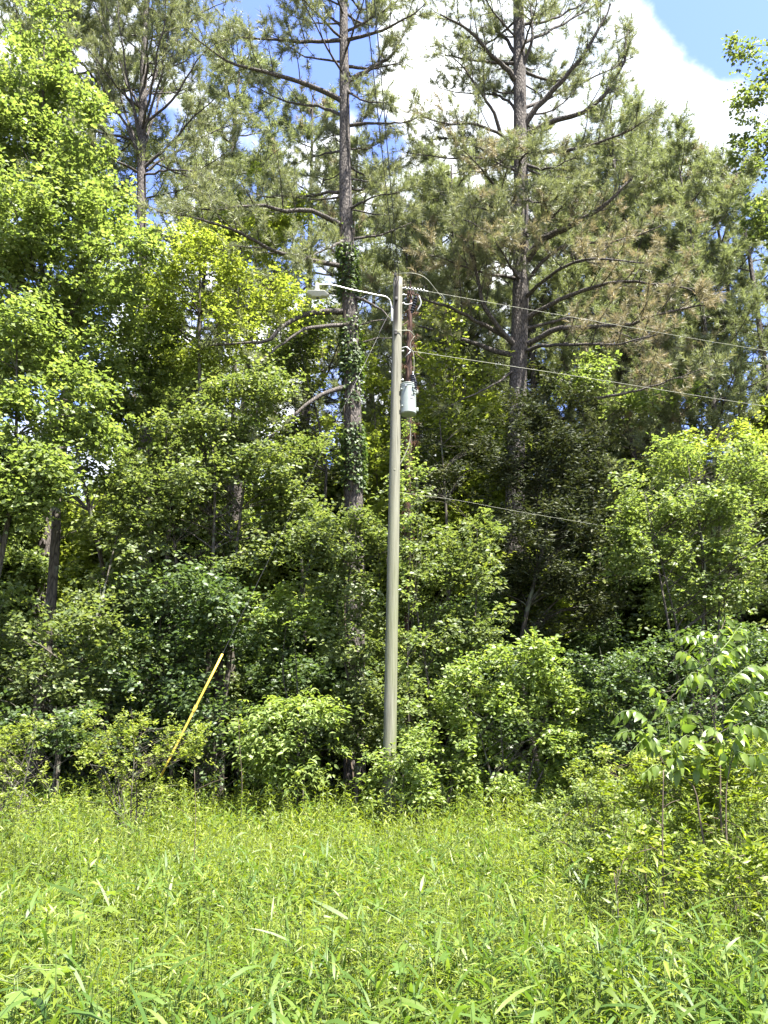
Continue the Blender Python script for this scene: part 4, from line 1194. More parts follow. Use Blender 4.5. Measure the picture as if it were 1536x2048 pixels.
def build_pole():
    root = thing('utility_pole', 'weathered wooden utility pole standing in the weeds', 'utility pole', pb_base)
    T = Tubes(pb_base)
    z = np.linspace(-.3, pole_top[2], 46)
    path = np.stack([pb_base[0] + LEAN_X * z, np.full(46, YP), z], -1)
    r = pole_r(z)
    T.add(path, r, 28, cap=True)
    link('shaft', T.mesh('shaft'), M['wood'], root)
    # bolts and pole-top hardware
    for py, dx in ((577, 1), (590, 1), (607, 1), (703, 1), (745, -1), (760, 1), (1180, 1), (625, -1)):
        c = pole_at(py)
        rr = pole_r(c[2])
        lathe_part('through_bolt', root, c + np.array([dx * (rr - .02), -.01, 0]), c + np.array([dx * (rr + .05), -.01, 0]),
                   [(0, .012), (.6, .012), (.6, .024), (1, .024)], 'steel', 8)
    c = pole_at(575)
    lathe_part('top_pin', root, pole_at(566) + np.array([-.06, -.08, 0]), pole_at(549) + np.array([-.06, -.08, 0]), [(0, .014), (.55, .014), (.55, .03), (.8, .034), (1, .015)], 'dark_steel', 10)
    for py in (603, 668, 672):
        q = pole_at(py) + np.array([-.03, -pole_r(10) - .005, 0])
        box_part('wire_clamp', root, q, (.06, .05, .08), 'dark_steel')
    # staples and a knot, a ground wire down the left side
    gz = np.array([560, 700, 900, 1100, 1300, 1500, 1630])
    gw = [pole_at(py) + np.array([-pole_r(pole_at(py)[2]) * .93, -pole_r(pole_at(py)[2]) * .42, 0]) for py in gz]
    tube_part('ground_wire', root, gw, .004, 'wire_dark', 5, 30)
    kc = pole_at(943)
    lathe_part('knot', root, kc + np.array([.0, -pole_r(kc[2]) + .012, 0]), kc + np.array([.0, -pole_r(kc[2]) - .006, 0]), [(0, .03), (.6, .026), (1, .008)], 'wood', 10)
    # dead-end insulator string and jumper loops
    a = P(812, 576, YP); b = P(856, 583, YP + .1)
    prof = [(0, .012)]
    for k in range(7):
        f = .08 + k * .12
        prof += [(f, .012), (f + .02, .045), (f + .045, .045), (f + .06, .012)]
    prof += [(1, .014)]
    lathe_part('dead_end_insulator', root, pole_at(576) + np.array([pole_r(11.4), 0, 0]), b, prof, 'porcelain', 14)
    tube_part('jumper_wire', root, [pole_at(551) + np.array([-.03, -.06, 0]), P(812, 546, YP - .1), P(845, 552, YP - .1), P(872, 580, YP), P(888, 602, YP + .1)], .007, 'wire', 6, 24)
    tube_part('jumper_wire', root, [P(872, 585, YP), P(884, 590, YP), P(890, 605, YP + .05)], .007, 'wire', 6, 12)
    tube_part('jumper_wire', root, [pole_at(668) + np.array([-.02, -.13, 0]), P(806, 661, YP - .1), P(820, 662, YP - .05), P(829, 672, YP)], .009, 'wire', 6, 16)
    tube_part('jumper_wire', root, [P(829, 672, YP), P(820, 690, YP), P(826, 705, YP), P(828, 735, YP), P(827, 752, YP)], .006, 'wire', 6, 18)
    # neutral dead end with its brace
    tube_part('neutral_bracket', root, [pole_at(697) + np.array([.09, 0, 0]), P(812, 694, YP), P(822, 702, YP)], .014, 'steel', 8, 10)
    tube_part('neutral_bracket', root, [P(822, 702, YP), P(810, 714, YP)], .01, 'steel', 8)
    # fused cutout on its arm
    tube_part('cutout_arm', root, [pole_at(607) + np.array([.08, 0, 0]), P(818, 609, YP), P(826, 606, YP)], .016, 'steel', 8, 8)
    tube_part('cutout_arm', root, [pole_at(590) + np.array([.08, 0, 0]), P(814, 590, YP)], .014, 'steel', 8)
    a, b = P(833, 592, YP), P(823, 626, YP)
    prof = [(0, .02)]
    for k in range(6):
        f = .1 + k * .14
        prof += [(f, .02), (f + .03, .05), (f + .07, .05), (f + .1, .02)]
    prof += [(1, .02)]
    lathe_part('fused_cutout', root, a, b, prof, 'black_rubber', 14)
    tube_part('fuse_barrel', root, [P(838, 592, YP - .05), P(842, 606, YP - .05), P(834, 622, YP - .05)], .016, 'porcelain', 8, 10)
    return root


build_pole()


def build_transformer():
    zt, zb = P(815, 771, YP)[2], P(815, 829, YP)[2]
    cx = P(816, 800, YP)[0]
    c0, c1 = np.array([cx, YP + .02, zb]), np.array([cx, YP + .02, zt])
    R = .172
    root = thing('transformer', 'grey-green can transformer bolted to the right side of the pole', 'transformer', c0)
    lathe_part('tank', root, c0, c1, [(0, R * .86), (.012, R * .95), (.03, R), (.93, R), (.935, R * 1.05), (.975, R * 1.05), (.978, R), (1, R * .98)], 'tank', 40)
    lathe_part('lid', root, c1 - UP * .002, c1 + UP * .06, [(0, R * 1.04), (.15, R * 1.06), (.3, R * 1.03), (.7, R * .6), (1, R * .12)], 'tank', 40)
    a = P(829, 772, YP); b = P(829, 750, YP)
    a[0] = cx + .11
    b = a + UP * .28
    a = a - UP * .02
    prof = [(0, .055), (.32, .05)]
    for k in range(4):
        f = .34 + k * .15
        prof += [(f, .038), (f + .02, .062), (f + .09, .062), (f + .11, .038)]
    prof += [(.97, .03), (1, .012)]
    bu = lathe_part('bushing', root, a, b, prof, 'black_rubber', 18)
    lathe_part('bushing_collar', root, a - UP * .01, a + UP * .09, [(0, .066), (.8, .062), (1, .05)], 'tank', 18)
    lathe_part('terminal', root, b - UP * .01, b + UP * .06, [(0, .012), (.5, .012), (.5, .02), (1, .018)], 'steel', 10)
    # arrester at the right shoulder
    ar = np.array([cx + .16, YP - .08, zt - .02])
    prof = [(0, .018)]
    for k in range(4):
        f = .1 + k * .2
        prof += [(f, .018), (f + .04, .036), (f + .1, .036), (f + .14, .018)]
    prof += [(1, .014)]
    lathe_part('surge_arrester', root, ar - UP * .16, ar + UP * .12, prof, 'black_rubber', 12)
    tube_part('arrester_lead', root, [ar + UP * .12, ar + np.array([-.02, .03, .22]), b], .005, 'wire_dark', 5, 8)
    # lugs, brackets, plate
    for dx, dy, z in ((-.04, -.165, .88), (.10, -.14, .86), (.12, -.125, .74), (.12, -.125, .66), (-.13, -.11, .80), (-.12, -.115, .22)):
        h = c0 + UP * (z * (zt - zb)) + np.array([dx, dy, 0])
        n = unit(np.array([dx, dy, 0]))
        lathe_part('lug', root, h - n * .01, h + n * .04, [(0, .02), (.5, .02), (.5, .026), (1, .022)], 'steel' if z > .87 and dx < 0 else 'tank', 10)
    for f in (.78, .17):
        zc = zb + f * (zt - zb)
        box_part('mounting_bracket', root, (cx - R - .03, YP + .02, zc), (.12, .09, .05), 'tank')
        box_part('side_bracket', root, (cx + R + .02, YP + .06, zc + .02), (.06, .06, .09), 'tank')
    n = unit(np.array([.085, -.15, 0.0]))
    ang = math.atan2(n[1], n[0]) + math.pi / 2
    pc = c0 + UP * (.5 * (zt - zb)) + n * (R + .003)
    pl = box_part('nameplate', root, pc, (.075, .006, .05), 'tank_plate', rotz=ang)
    for k in range(3):   # stencilled figures, too small to read
        q = pc + n * .005 + UP * (.055 if k < 2 else .03)
        sx = unit(np.cross(UP, n))
        box_part('marking', root, q + sx * (-.02 + .022 * k if k < 2 else 0), (.016 if k < 2 else .05, .003, .022 if k < 2 else .008), 'tank_mark', rotz=ang)
    # low-voltage lead under the tank
    tube_part('service_lead', root, [c0 + np.array([.02, .05, .02]), P(820, 850, YP + .08), P(820, 880, YP + .1), pole_at(930) + np.array([.1, .05, 0])], .009, 'wire', 7, 18)


build_transformer()


def build_light():
    a0 = pole_at(622) + np.array([-pole_r(11) * .9, -.03, 0])
    a1 = P(782, 600, YP - .03)
    root = thing('street_light', 'small white street light on a long metal arm left of the pole top', 'street light', a0)
    tube_part('arm', root, [a0, P(782, 610, YP - .04), P(780, 601, YP - .05), P(774, 595, YP - .08), P(757, 591, YP - .15), P(700, 579, YP - .35), P(655, 569, YP - .5), P(634, 569, YP - .55)], .018, 'alu', 12, 40)
    box_part('arm_bracket', root, pole_at(632) + np.array([-pole_r(11) - .015, -.02, 0]), (.05, .1, .34), 'steel')
    hc = P(635, 590, YP - .55)
    m = scale_at(635, 590, YP)
    lathe_part('neck', root, P(634, 566, YP - .55), P(634, 584, YP - .55), [(0, .03), (.2, .045), (.75, .05), (.8, .07), (1, .07)], 'lamp_white', 18)
    # housing: hexagonal outline, tapering to the tail
    x0, x1 = -19 * m, 14 * m
    prof = [(x0, -.005), (x0, .05), (x1, .05), (x1 + .10, 0.0), (x1 + .04, -.055), (x0 + .10, -.055)]
    v, f = [], []
    hw = [.09, .12, .12, .05, .06, .08]
    for (x, z), w in zip(prof, hw): v += [[x, -w, z], [x, w, z]]
    v = np.array(v) + hc - np.array(root.location)
    n = len(prof)
    quads = np.array([[2 * i, 2 * ((i + 1) % n), 2 * ((i + 1) % n) + 1, 2 * i + 1] for i in range(n)])
    caps = np.array([[2 * i for i in range(n)][::-1], [2 * i + 1 for i in range(n)]])
    h = link('housing', new_mesh('housing', v, [quads, caps]), M['lamp_white'], root)
    bv = h.modifiers.new('bevel', 'BEVEL'); bv.width = .012; bv.segments = 2
    lathe_part('sensor', root, hc - UP * .05, hc - UP * .095, [(0, .03), (.6, .03), (1, .018)], 'black_rubber', 12)
    box_part('lens', root, hc + np.array([-.02, 0, -.058]), (.2, .13, .012), 'lens')
    tube_part('tail_rod', root, [hc + np.array([x1 + .08, 0, 0]), P(673, 592, YP - .55)], .008, 'alu', 6)


build_light()


def build_guy():
    top = pole_at(612) + np.array([-.1, -.02, 0])
    gt, gb = P(445, 1308, 14.4), P(340, 1516, 14.2)
    d = unit(gb - gt)
    anchor = gb + d * ((gb[2] + .05) / -d[2])
    root = thing('guy_wire', 'thin guy wire running from the pole top down to a yellow plastic guard', 'guy wire', anchor)
    tube_part('strand', root, [top, gt * .5 + top * .5 - UP * .02, gt, gb, anchor], .0028, 'wire_dark', 6)
    s = unit(np.cross(d, UP)); n = np.cross(s, d)
    gd = tube_part('guard', root, [gt, gt * .66 + gb * .34, gt * .33 + gb * .67, gb, gb + d * .35], .021, 'yellow', 12)
    lathe_part('guard_clip', root, gt + d * 1.02, gt + d * 1.14, [(0, .027), (.2, .033), (.8, .033), (1, .027)], 'yellow', 12)
    lathe_part('anchor_eye', root, anchor - d * .25, anchor, [(0, .02), (.5, .03), (1, .02)], 'dark_steel', 10)
    lathe_part('strand_grip', root, top + d * .35, top + d * .8, [(0, .006), (.2, .009), (.8, .009), (1, .006)], 'dark_steel', 8)


build_guy()


def wire(name, label, cat, pts, r, mat, group=None):
    p = resample(pts, 40)
    T = Tubes(p[0])
    T.add(p, r, 6)
    o = link(name, T.mesh(name), M[mat], None, p[0])
    tag(o, label, cat, group)


GW = 'overhead lines on the pole'
wire('power_line', 'upper pale power line running right from the insulator at the pole top', 'power line',
     [P(856, 583, YP + .1), P(1120, 630, 15.8), P(1536, 702, 16.7), np.array([22, 19.2, 10.5]), np.array([45, 23.6, 11.2])], .0045, 'wire', GW)
wire('power_line', 'lower pale power line running right from just above the transformer', 'power line',
     [P(822, 702, YP), P(1150, 752, 15.8), P(1536, 813, 16.7), np.array([22, 19.2, 9.2]), np.array([45, 23.6, 9.9])], .005, 'wire', GW)
wire('communication_cable', 'thin cable leaving the pole to the right far below the transformer', 'cable',
     [pole_at(985) + np.array([.1, 0, 0]), P(900, 998, 15.3), P(1030, 1022, 15.8), P(1210, 1052, 16.4), P(1400, 1085, 17), np.array([14, 19.5, 5.0])], .003, 'wire', GW)
for x0, x1, lab in ((731, 795, 'left one of two dark lines climbing overhead from the pole top'), (749, 800, 'right one of two dark lines climbing overhead from the pole top')):
    a = pole_at(563) + np.array([(x1 - 798) * .012, -.1, 0])
    q = P(x0, 0, 8.3)
    e = q + (q - a) * 3.2; e[2] = a[2] + .4
    mid = P((x0 + 760) / 2 + 8, 200, 9.9)
    wire('overhead_wire', lab, 'overhead wire', [a, q * .45 + a * .55 - UP * .06, q, e], .008, 'wire_dark', GW)


# ------------------------------------------------------------------ sapling leaves and seedlings (leaves built one by one)
def leaf_mesh(name, L, W, droop, fold=.12, nseg=5, tip=1.4):
    v, f = [], []
    for i in range(nseg + 1):
        t = i / nseg
        w = W * .5 * math.sin(math.pi * min(t**.75, 1))**.8 if 0 < i < nseg else 0.0
        z = -droop * L * t * t
        x = L * (t - .18 * droop * t * t)
        v += [[x, -w, z + w * fold], [x, 0, z - (0.0 if i in (0, nseg) else .002)], [x, w, z + w * fold]]
    for i in range(nseg):
        a = i * 3
        f += [[a, a + 3, a + 4, a + 1], [a + 1, a + 4, a + 5, a + 2]]
    me = new_mesh(name, np.array(v), np.array(f), smooth=True)
    return me


def frame_euler(d, nrm):
    from mathutils import Matrix
    d = Vector(d).normalized(); y = Vector(nrm).cross(d)
    if y.length < 1e-4: y = Vector((1, 0, 0)).cross(d)
    y.normalize(); z = d.cross(y)
    m = Matrix((d, y, z)).transposed()
    return m.to_euler()


sap_leaves = [leaf_mesh('leaf', .125, .052, .35), leaf_mesh('leaf', .105, .048, .5), leaf_mesh('leaf', .085, .036, .3), leaf_mesh('leaf', .065, .028, .3)]
for me in sap_leaves: me.materials.append(M['leaf_sapling'])


def sapling(label, Y, stem_px, branches, seed, stem_r=.012, step=.034):
    rng = np.random.default_rng(seed)
    sp = [P(a, b, Y) for a, b in stem_px]
    base = np.array([sp[0][0], Y, float(ground_z(sp[0][0], Y))])
    root = thing('sapling', label, 'sapling', base, 'saplings with hanging leaves')
    pts = [base] + sp
    tube_part('stem', root, pts, np.linspace(stem_r, .003, 24), 'stem_brown', 6, 24)
    for br in branches:
        p = resample([P(q[0], q[1], Y + (q[2] if len(q) > 2 else 0)) for q in br], 14)
        b = tube_part('branch', root, p, np.linspace(.005, .0016, 14), 'stem_green', 5)
        ln = np.linalg.norm(np.diff(p, axis=0), axis=1).sum()
        n = max(4, int(ln / step))
        tan = unit(np.gradient(p, axis=0))
        for k in range(n + 1):
            t = .16 + .84 * k / n
            f = t * 13; i = int(min(12, f)); s = p[i] + (p[i + 1] - p[i]) * (f - i)
            side = 1 if k % 2 else -1
            lat = unit(np.cross(tan[i], UP)) * side
            d = unit(lat * rng.uniform(.25, .7) + tan[i] * rng.uniform(.2, .6) - UP * rng.uniform(.05, .85))
            if k == n: d = unit(tan[-1] - UP * .3)
            nrm = UP * .5 + lat * .5 + rng.normal(0, .3, 3)
            me = sap_leaves[3 if t > .93 else (2 if t > .8 else int(rng.integers(3)))]
            o = bpy.data.objects.new('leaf', me)
            scene.collection.objects.link(o)
            o.parent = b
            o.location = tuple(s - base)
            o.rotation_euler = frame_euler(d, nrm)
            sc = rng.uniform(.95, 1.4); o.scale = (sc, sc * rng.uniform(.85, 1.15), sc)
    return root


YS = 7.4
sapling('sapling with large hanging leaves standing tallest against the dark woods at right', YS,
        [(1442, 1640), (1438, 1500), (1420, 1390), (1425, 1310), (1450, 1240)], [
    [(1420, 1390), (1400, 1360, -.05), (1375, 1365, -.1), (1358, 1395, -.15)],
    [(1424, 1345), (1395, 1290, -.05), (1380, 1272, -.1), (1358, 1280, -.12)],
    [(1422, 1360), (1385, 1315, .05), (1362, 1302, .1), (1352, 1315, .1)],
    [(1428, 1300), (1445, 1262, -.05), (1452, 1238, -.1), (1458, 1245, -.1)],
    [(1426, 1320), (1460, 1280, .1), (1482, 1255, .15), (1492, 1275, .2)],
    [(1425, 1330), (1465, 1300, -.1), (1488, 1290, -.15), (1495, 1310, -.2)],
    [(1430, 1400), (1480, 1345, .05), (1510, 1330, .1), (1536, 1350, .12)],
    [(1438, 1440), (1490, 1400, -.05), (1515, 1340, -.1), (1545, 1325, -.12), (1570, 1345, -.12)],
    [(1436, 1450), (1500, 1385, .05), (1530, 1385, .1), (1560, 1400, .12)],
    [(1422, 1375), (1405, 1350, -.15), (1385, 1345, -.2), (1372, 1360, -.25)],
    [(1428, 1290), (1420, 1265, .1), (1405, 1262, .1), (1395, 1275, .1)],
    [(1424, 1340), (1440, 1310, -.15), (1462, 1320, -.25)],
], 501)
sapling('leaning sapling with hanging leaves left of the tallest one, over the thicket', 7.0,
        [(1400, 1640), (1385, 1570), (1330, 1530), (1300, 1470)], [
    [(1385, 1570), (1355, 1540), (1330, 1420, .1), (1300, 1370, .15), (1285, 1372, .15)],
    [(1330, 1530), (1310, 1480), (1285, 1430, -.05), (1240, 1425, -.1), (1228, 1440, -.12)],
    [(1320, 1510), (1290, 1470), (1265, 1460, -.1), (1235, 1468, -.15)],
    [(1350, 1545), (1360, 1480), (1375, 1430), (1395, 1432)],
    [(1300, 1470), (1285, 1480, -.1), (1265, 1500, -.15)],
    [(1370, 1560), (1345, 1500, .1), (1320, 1490, .15), (1300, 1510, .15)],
    [(1385, 1570), (1395, 1490, -.1), (1375, 1470, -.15), (1350, 1490, -.2)],
    [(1340, 1540), (1310, 1530, -.1), (1290, 1545, -.2)],
], 502)
sapling('low sapling with a row of hanging leaves in front of the tallest one', 6.7,
        [(1452, 1640), (1455, 1560), (1470, 1500)], [
    [(1455, 1560), (1470, 1480), (1490, 1450, -.05), (1520, 1455, -.1), (1545, 1475, -.1)],
    [(1455, 1540), (1440, 1480), (1425, 1455, -.05), (1410, 1470, -.05)],
    [(1460, 1530), (1480, 1470, .1), (1470, 1440, .1), (1458, 1450, .1)],
    [(1470, 1500), (1500, 1510, -.1), (1535, 1505, -.15)],
], 503)


def lobed_leaf(name, R):
    """a five-lobed leaf, toothed outline"""
    ang = np.linspace(-2.6, 2.6, 31)
    rad = []
    for a in ang:
        k = max(math.exp(-((a - c) / .27)**2) * h for c, h in ((0, 1.0), (.85, .85), (-.85, .85), (1.75, .6), (-1.75, .6)))
        rad.append(R * (.42 + .58 * k))
    v = [[0, 0, 0]] + [[r * math.cos(a) + R * .25, r * math.sin(a), -.15 * r * r / R + .03 * R * math.sin(5 * a)] for a, r in zip(ang, rad)]
    f = np.array([[0, i, i + 1] for i in range(1, 31)])
    return new_mesh(name, np.array(v), f)


lobed = [lobed_leaf('leaf', .075), lobed_leaf('leaf', .055)]
for me in lobed: me.materials.append(M['leaf_seedling'])


def seedling(label, px, py, Y, n, seed, spread=.2, name='seedling'):
    rng = np.random.default_rng(seed)
    top = P(px, py, Y)
    base = np.array([top[0], Y, float(ground_z(top[0], Y))])
    root = thing(name, label, 'seedling', base, 'lobed-leaf seedlings')
    tube_part('stem', root, [base, base * .5 + top * .5 + rng.normal(0, .02, 3), top], np.linspace(.006, .003, 10), 'stem_green', 5, 10)
    for k in range(n):
        a = k * 2.4 + rng.uniform(0, .6); h = top - UP * rng.uniform(0, .28) * (k / n)
        d = np.array([math.cos(a), math.sin(a), rng.uniform(-.1, .3)])
        e = h + d * rng.uniform(.4, 1) * spread
        pt_ = tube_part('leaf_stalk', root, [h, h * .5 + e * .5 + UP * .02, e], .002, 'stem_green', 4)
        o = bpy.data.objects.new('leaf', lobed[int(rng.integers(2))]); scene.collection.objects.link(o)
        o.parent = pt_
        o.location = tuple(e - base); o.rotation_euler = frame_euler(unit(d - UP * .35), UP + rng.normal(0, .25, 3))
        sc = rng.uniform(.8, 1.3); o.scale = (sc, sc, sc)


seedling('lobed-leaf seedling in the bottom left corner', 30, 1950, 4.0, 11, 601, .22)
seedling('pale lobed-leaf seedling in the grass below the thicket, right of centre', 1085, 1880, 5.2, 5, 602, .14)
seedling('small lobed-leaf seedling among the weeds at lower left', 165, 1800, 5.6, 8, 603, .18)
seedling('small lobed-leaf seedling right of the pole foot in the sunny weeds', 860, 1890, 5.2, 7, 604, .16)


# ------------------------------------------------------------------ thicket on the right and small foreground plants
TH = 'bushes of the thicket'
thick = [
    ('sunlit narrow-leaved bush at the right edge of the thicket', 1500, 7.6, [(1490, 1545, 70, 45), (1500, 1505, 60, 30), (1420, 1560, 60, 40), (1395, 1525, 40, 26), (1560, 1560, 60, 60), (1480, 1640, 80, 60), (1540, 1700, 60, 70), (1430, 1660, 60, 50)], 'weed', (.085, .02)),
    ('bush of the thicket under the leaning sapling', 1350, 7.9, [(1340, 1560, 60, 36), (1410, 1545, 50, 30), (1290, 1600, 55, 45), (1390, 1620, 60, 45), (1340, 1670, 70, 55)], 'weed', (.07, .024)),
    ('small-leaved bush at the left end of the thicket', 1190, 8.8, [(1190, 1600, 60, 36), (1130, 1630, 50, 30), (1230, 1580, 40, 40), (1180, 1670, 70, 45), (1100, 1670, 45, 30)], 'leaf_light', (.042, .022)),
    ('round shrub behind the thicket below the leaning sapling', 1230, 10.5, [(1230, 1530, 60, 36), (1170, 1555, 45, 30), (1290, 1540, 50, 36), (1230, 1580, 80, 30)], 'leaf_yellow', (.05, .024)),
    ('low bush in the thicket with dark stalks showing at its foot', 1290, 6.8, [(1290, 1700, 60, 40), (1220, 1730, 50, 36), (1360, 1720, 60, 45)], 'weed', (.055, .026)),
    ('nearest bush of the thicket, low at the right edge', 1470, 6.2, [(1480, 1760, 70, 50), (1550, 1770, 60, 60), (1410, 1780, 50, 40)], 'weed', (.085, .024)),
    ('twiggy bush above the bank behind the thicket', 1400, 11.0, [(1400, 1520, 80, 30), (1500, 1510, 80, 36), (1320, 1520, 50, 26), (1450, 1560, 120, 30)], 'leaf_yellow', (.06, .026)),
]
for n, (lab, px, Y, lobes, mat, lf) in enumerate(thick):
    x = P(px, 1600, Y)[0]
    leafy('thicket_bush', lab, 'bush', (x, Y), plobes(lobes, Y), mat, 700 + n, leaf=lf, dens=int(2.1 / (lf[0] * lf[1])), clump=.16, trunk_r=.008,
          limbs=70, stems=8, up_bias=.9, per=12, bark='stem_brown', group=TH, fill=.8)


def stalk(label, pts, Y, seed, r=.006):
    rng = np.random.default_rng(seed)
    p = [P(a, b, Y) for a, b in pts]
    base = np.array([p[0][0], Y, float(ground_z(p[0][0], Y))])
    root = thing('dead_stalk', label, 'stalk', base, 'dead stalks')
    tube_part('stem', root, [base] + p, np.linspace(r, r * .5, 16), 'stem_brown', 6, 16)
    top = p[-1]
    for k in range(3):
        f = rng.uniform(.4, .9); s = p[0] * (1 - f) + top * f
        e = s + np.array([rng.normal(0, .1), rng.normal(0, .1), rng.uniform(.05, .2)])
        tube_part('twig', root, [s, s * .5 + e * .5 + UP * .01, e], np.linspace(r * .5, r * .25, 5), 'stem_brown', 4, 5)


stalk('dark bare stalk standing in the grass left of the thicket', [(1238, 1850), (1235, 1800), (1228, 1745)], 5.6, 1)
stalk('dark bare stalk rising out of the thicket below the leaning sapling', [(1328, 1800), (1325, 1650), (1327, 1540)], 6.2, 2, .008)
stalk('thin bare stalk rising from the weeds below the yellow guy guard', [(388, 1720), (391, 1640), (389, 1540)], 8.5, 3, .005)
stalk('thin bare stalk before the dark woods left of the pole', [(484, 1560), (480, 1500), (477, 1440)], 14.0, 4, .007)


# ------------------------------------------------------------------ the meadow
def meadow():
    rng = np.random.default_rng(900)

    def scatter(n, y0, y1, p=1.0):
        """points spread over the visible wedge of the meadow"""
        u = rng.uniform(0, 1, int(n * 1.9))
        y = y0 + (y1 - y0) * u
        w = .58 * y + 1.6
        keep = rng.uniform(0, 1, len(y)) < (w / (.58 * y1 + 1.6))
        y = y[keep][:n]
        x = rng.uniform(-1, 1, len(y)) * (.58 * y + 1.6)
        return x, y

    def patch(x, y, s=1.0, ph=0.0):
        return (np.sin(x * 1.3 * s + ph) * np.cos(y * 1.1 * s + ph * 2) + np.sin(x * .5 * s - y * .8 * s + ph)) * .5

    def height(x, y):
        h = .40 + .15 * patch(x, y) + .07 * patch(x, y, 2.7, 2.0) + .16 * patch(x, y, 1.6, .7) * np.clip((y - 11) / 4, 0, 1) + .22 * np.clip((y - 13.5) / 4, 0, 1)
        h += .35 * np.clip((x - 1.7 - (y - 6) * .12) / 1.5, 0, 1) * np.clip((y - 4.5) / 2, 0, 1) * np.clip((13 - y) / 3, 0, 1)
        h += .15 * np.clip((-x - 3.2) / 2, 0, 1) * np.clip((y - 6) / 2, 0, 1)
        return h

    # stems with narrow leaves
    V, Fc, R, off = [], [], [], 0
    SV, SF, so_ = [], [], 0
    for n, y0, y1, m, ll, lw in ((5000, 2.4, 7.0, 15, .108, .0145), (6800, 7.0, 12.5, 13, .12, .0195), (5400, 12.5, 20.5, 11, .145, .033)):
        x, y = scatter(n, y0, y1); n = len(x)
        z = ground_z(x, y)
        h = height(x, y) * (.5 + .95 * rng.beta(1.6, 2.4, n)) * 1.08
        lean = rng.normal(0, .13, (n, 2))
        b = np.stack([x, y, z - .01], -1); tp = b + np.stack([lean[:, 0] * h, lean[:, 1] * h, h], -1)
        t = (.22 + .78 * (np.arange(m)[None] + rng.uniform(0, .9, (n, m))) / m)
        pos = b[:, None] + (tp - b)[:, None] * t[..., None]
        a = np.arange(m)[None] * 2.4 + rng.uniform(0, 6.28, (n, 1)) + rng.normal(0, .3, (n, m))
        el = rng.uniform(-.35, 1.3, (n, m)) + .5 * np.clip(t - .8, 0, 1)
        d = np.stack([np.cos(a), np.sin(a), el], -1)
        nr = UP + rng.normal(0, .35, (n, m, 3)) - d * .3
        size = np.repeat(rng.uniform(.7, 1.3, (n, 1)), m, 1) * rng.uniform(.7, 1.2, (n, m)) * (1.15 - .45 * t)
        kind = patch(x, y, 2.2, 3.0) + rng.normal(0, .35, n)
        wide = np.repeat(np.where(kind > .5, 1.8, np.where(kind < -.35, .65, 1.0))[:, None], m, 1)
        size = size * np.repeat(np.where(kind > .45, .8, np.where(kind < -.35, 1.25, 1.0))[:, None], m, 1)
        rnd = np.clip(np.repeat(rng.beta(1.6, 1.8, (n, 1)) - .22 * np.sign(kind)[:, None] * (np.abs(kind) > .4)[:, None] + .22 * patch(x, y, 1.7, 1.0)[:, None], m, 1) * .75 + rng.uniform(0, .25, (n, m)) + .12 * (t - .5), 0, .97)
        LL = (ll * size).reshape(-1); WW = (lw * size * wide).reshape(-1)
        if y1 <= 7.0:
            v, f = leaf_bent(pos.reshape(-1, 3), d.reshape(-1, 3), nr.reshape(-1, 3), LL, WW, .2, .35); k = 5
        else:
            v, f = leaf_quads(pos.reshape(-1, 3), d.reshape(-1, 3), nr.reshape(-1, 3), LL, WW, .2, .4); k = 4
        V.append(v); Fc.append(f + off); off += len(v); R.append(np.repeat(rnd.reshape(-1), k))
        # stems, three-sided
        r = .0036 if y1 <= 7 else .0055
        c = np.array([[1, 0, 0], [-.5, .87, 0], [-.5, -.87, 0]]) * r
        v = np.concatenate([b[:, None] + c[None], (tp[:, None] + c[None] * .4)], 1)
        kk = np.arange(n)[:, None, None] * 6
        q = np.array([[0, 1, 4, 3], [1, 2, 5, 4], [2, 0, 3, 5]])[None] + kk
        SV.append(v.reshape(-1, 3)); SF.append(q.reshape(-1, 4) + so_); so_ += n * 6
    # tall weeds that overtop the rest
    x, y = scatter(620, 3.6, 19.0)
    keep = rng.uniform(0, 1, len(x)) < .35 + .65 * (patch(x, y, 1.9, 5.0) > 0); x, y = x[keep], y[keep]
    n, m = len(x), 30
    h = rng.uniform(.7, 1.05, n) + .15 * np.clip((y - 12) / 5, 0, 1)
    b = np.stack([x, y, ground_z(x, y)], -1); tp = b + np.stack([rng.normal(0, .1, n), rng.normal(0, .1, n), h], -1)
    t = .3 + .7 * (np.arange(m)[None] + rng.uniform(0, .9, (n, m))) / m
    pos = b[:, None] + (tp - b)[:, None] * t[..., None]
    a = np.arange(m)[None] * 2.4 + rng.uniform(0, 6.28, (n, 1))
    d = np.stack([np.cos(a), np.sin(a), rng.uniform(-.2, .6, (n, m)) + .9 * (t > .9)], -1)
    size = (.085 + .05 * rng.random((n, 1))) * (1.2 - .5 * t) * rng.uniform(.8, 1.2, (n, m))
    v, f = leaf_bent(pos.reshape(-1, 3), d.reshape(-1, 3), (UP + rng.normal(0, .3, (n, m, 3))).reshape(-1, 3), size.reshape(-1), size.reshape(-1) * np.repeat(rng.uniform(.16, .34, n), m), .2, .4)
    V.append(v); Fc.append(f + off); off += len(v); R.append(np.repeat(np.repeat(rng.uniform(.1, .8, n), m), 5))
    c = np.array([[1, 0, 0], [-.5, .87, 0], [-.5, -.87, 0]]) * .005
    v = np.concatenate([b[:, None] + c[None], (tp[:, None] + c[None] * .4)], 1)
    q = np.array([[0, 1, 4, 3], [1, 2, 5, 4], [2, 0, 3, 5]])[None] + np.arange(n)[:, None, None] * 6
    SV.append(v.reshape(-1, 3)); SF.append(q.reshape(-1, 4) + so_); so_ += n * 6
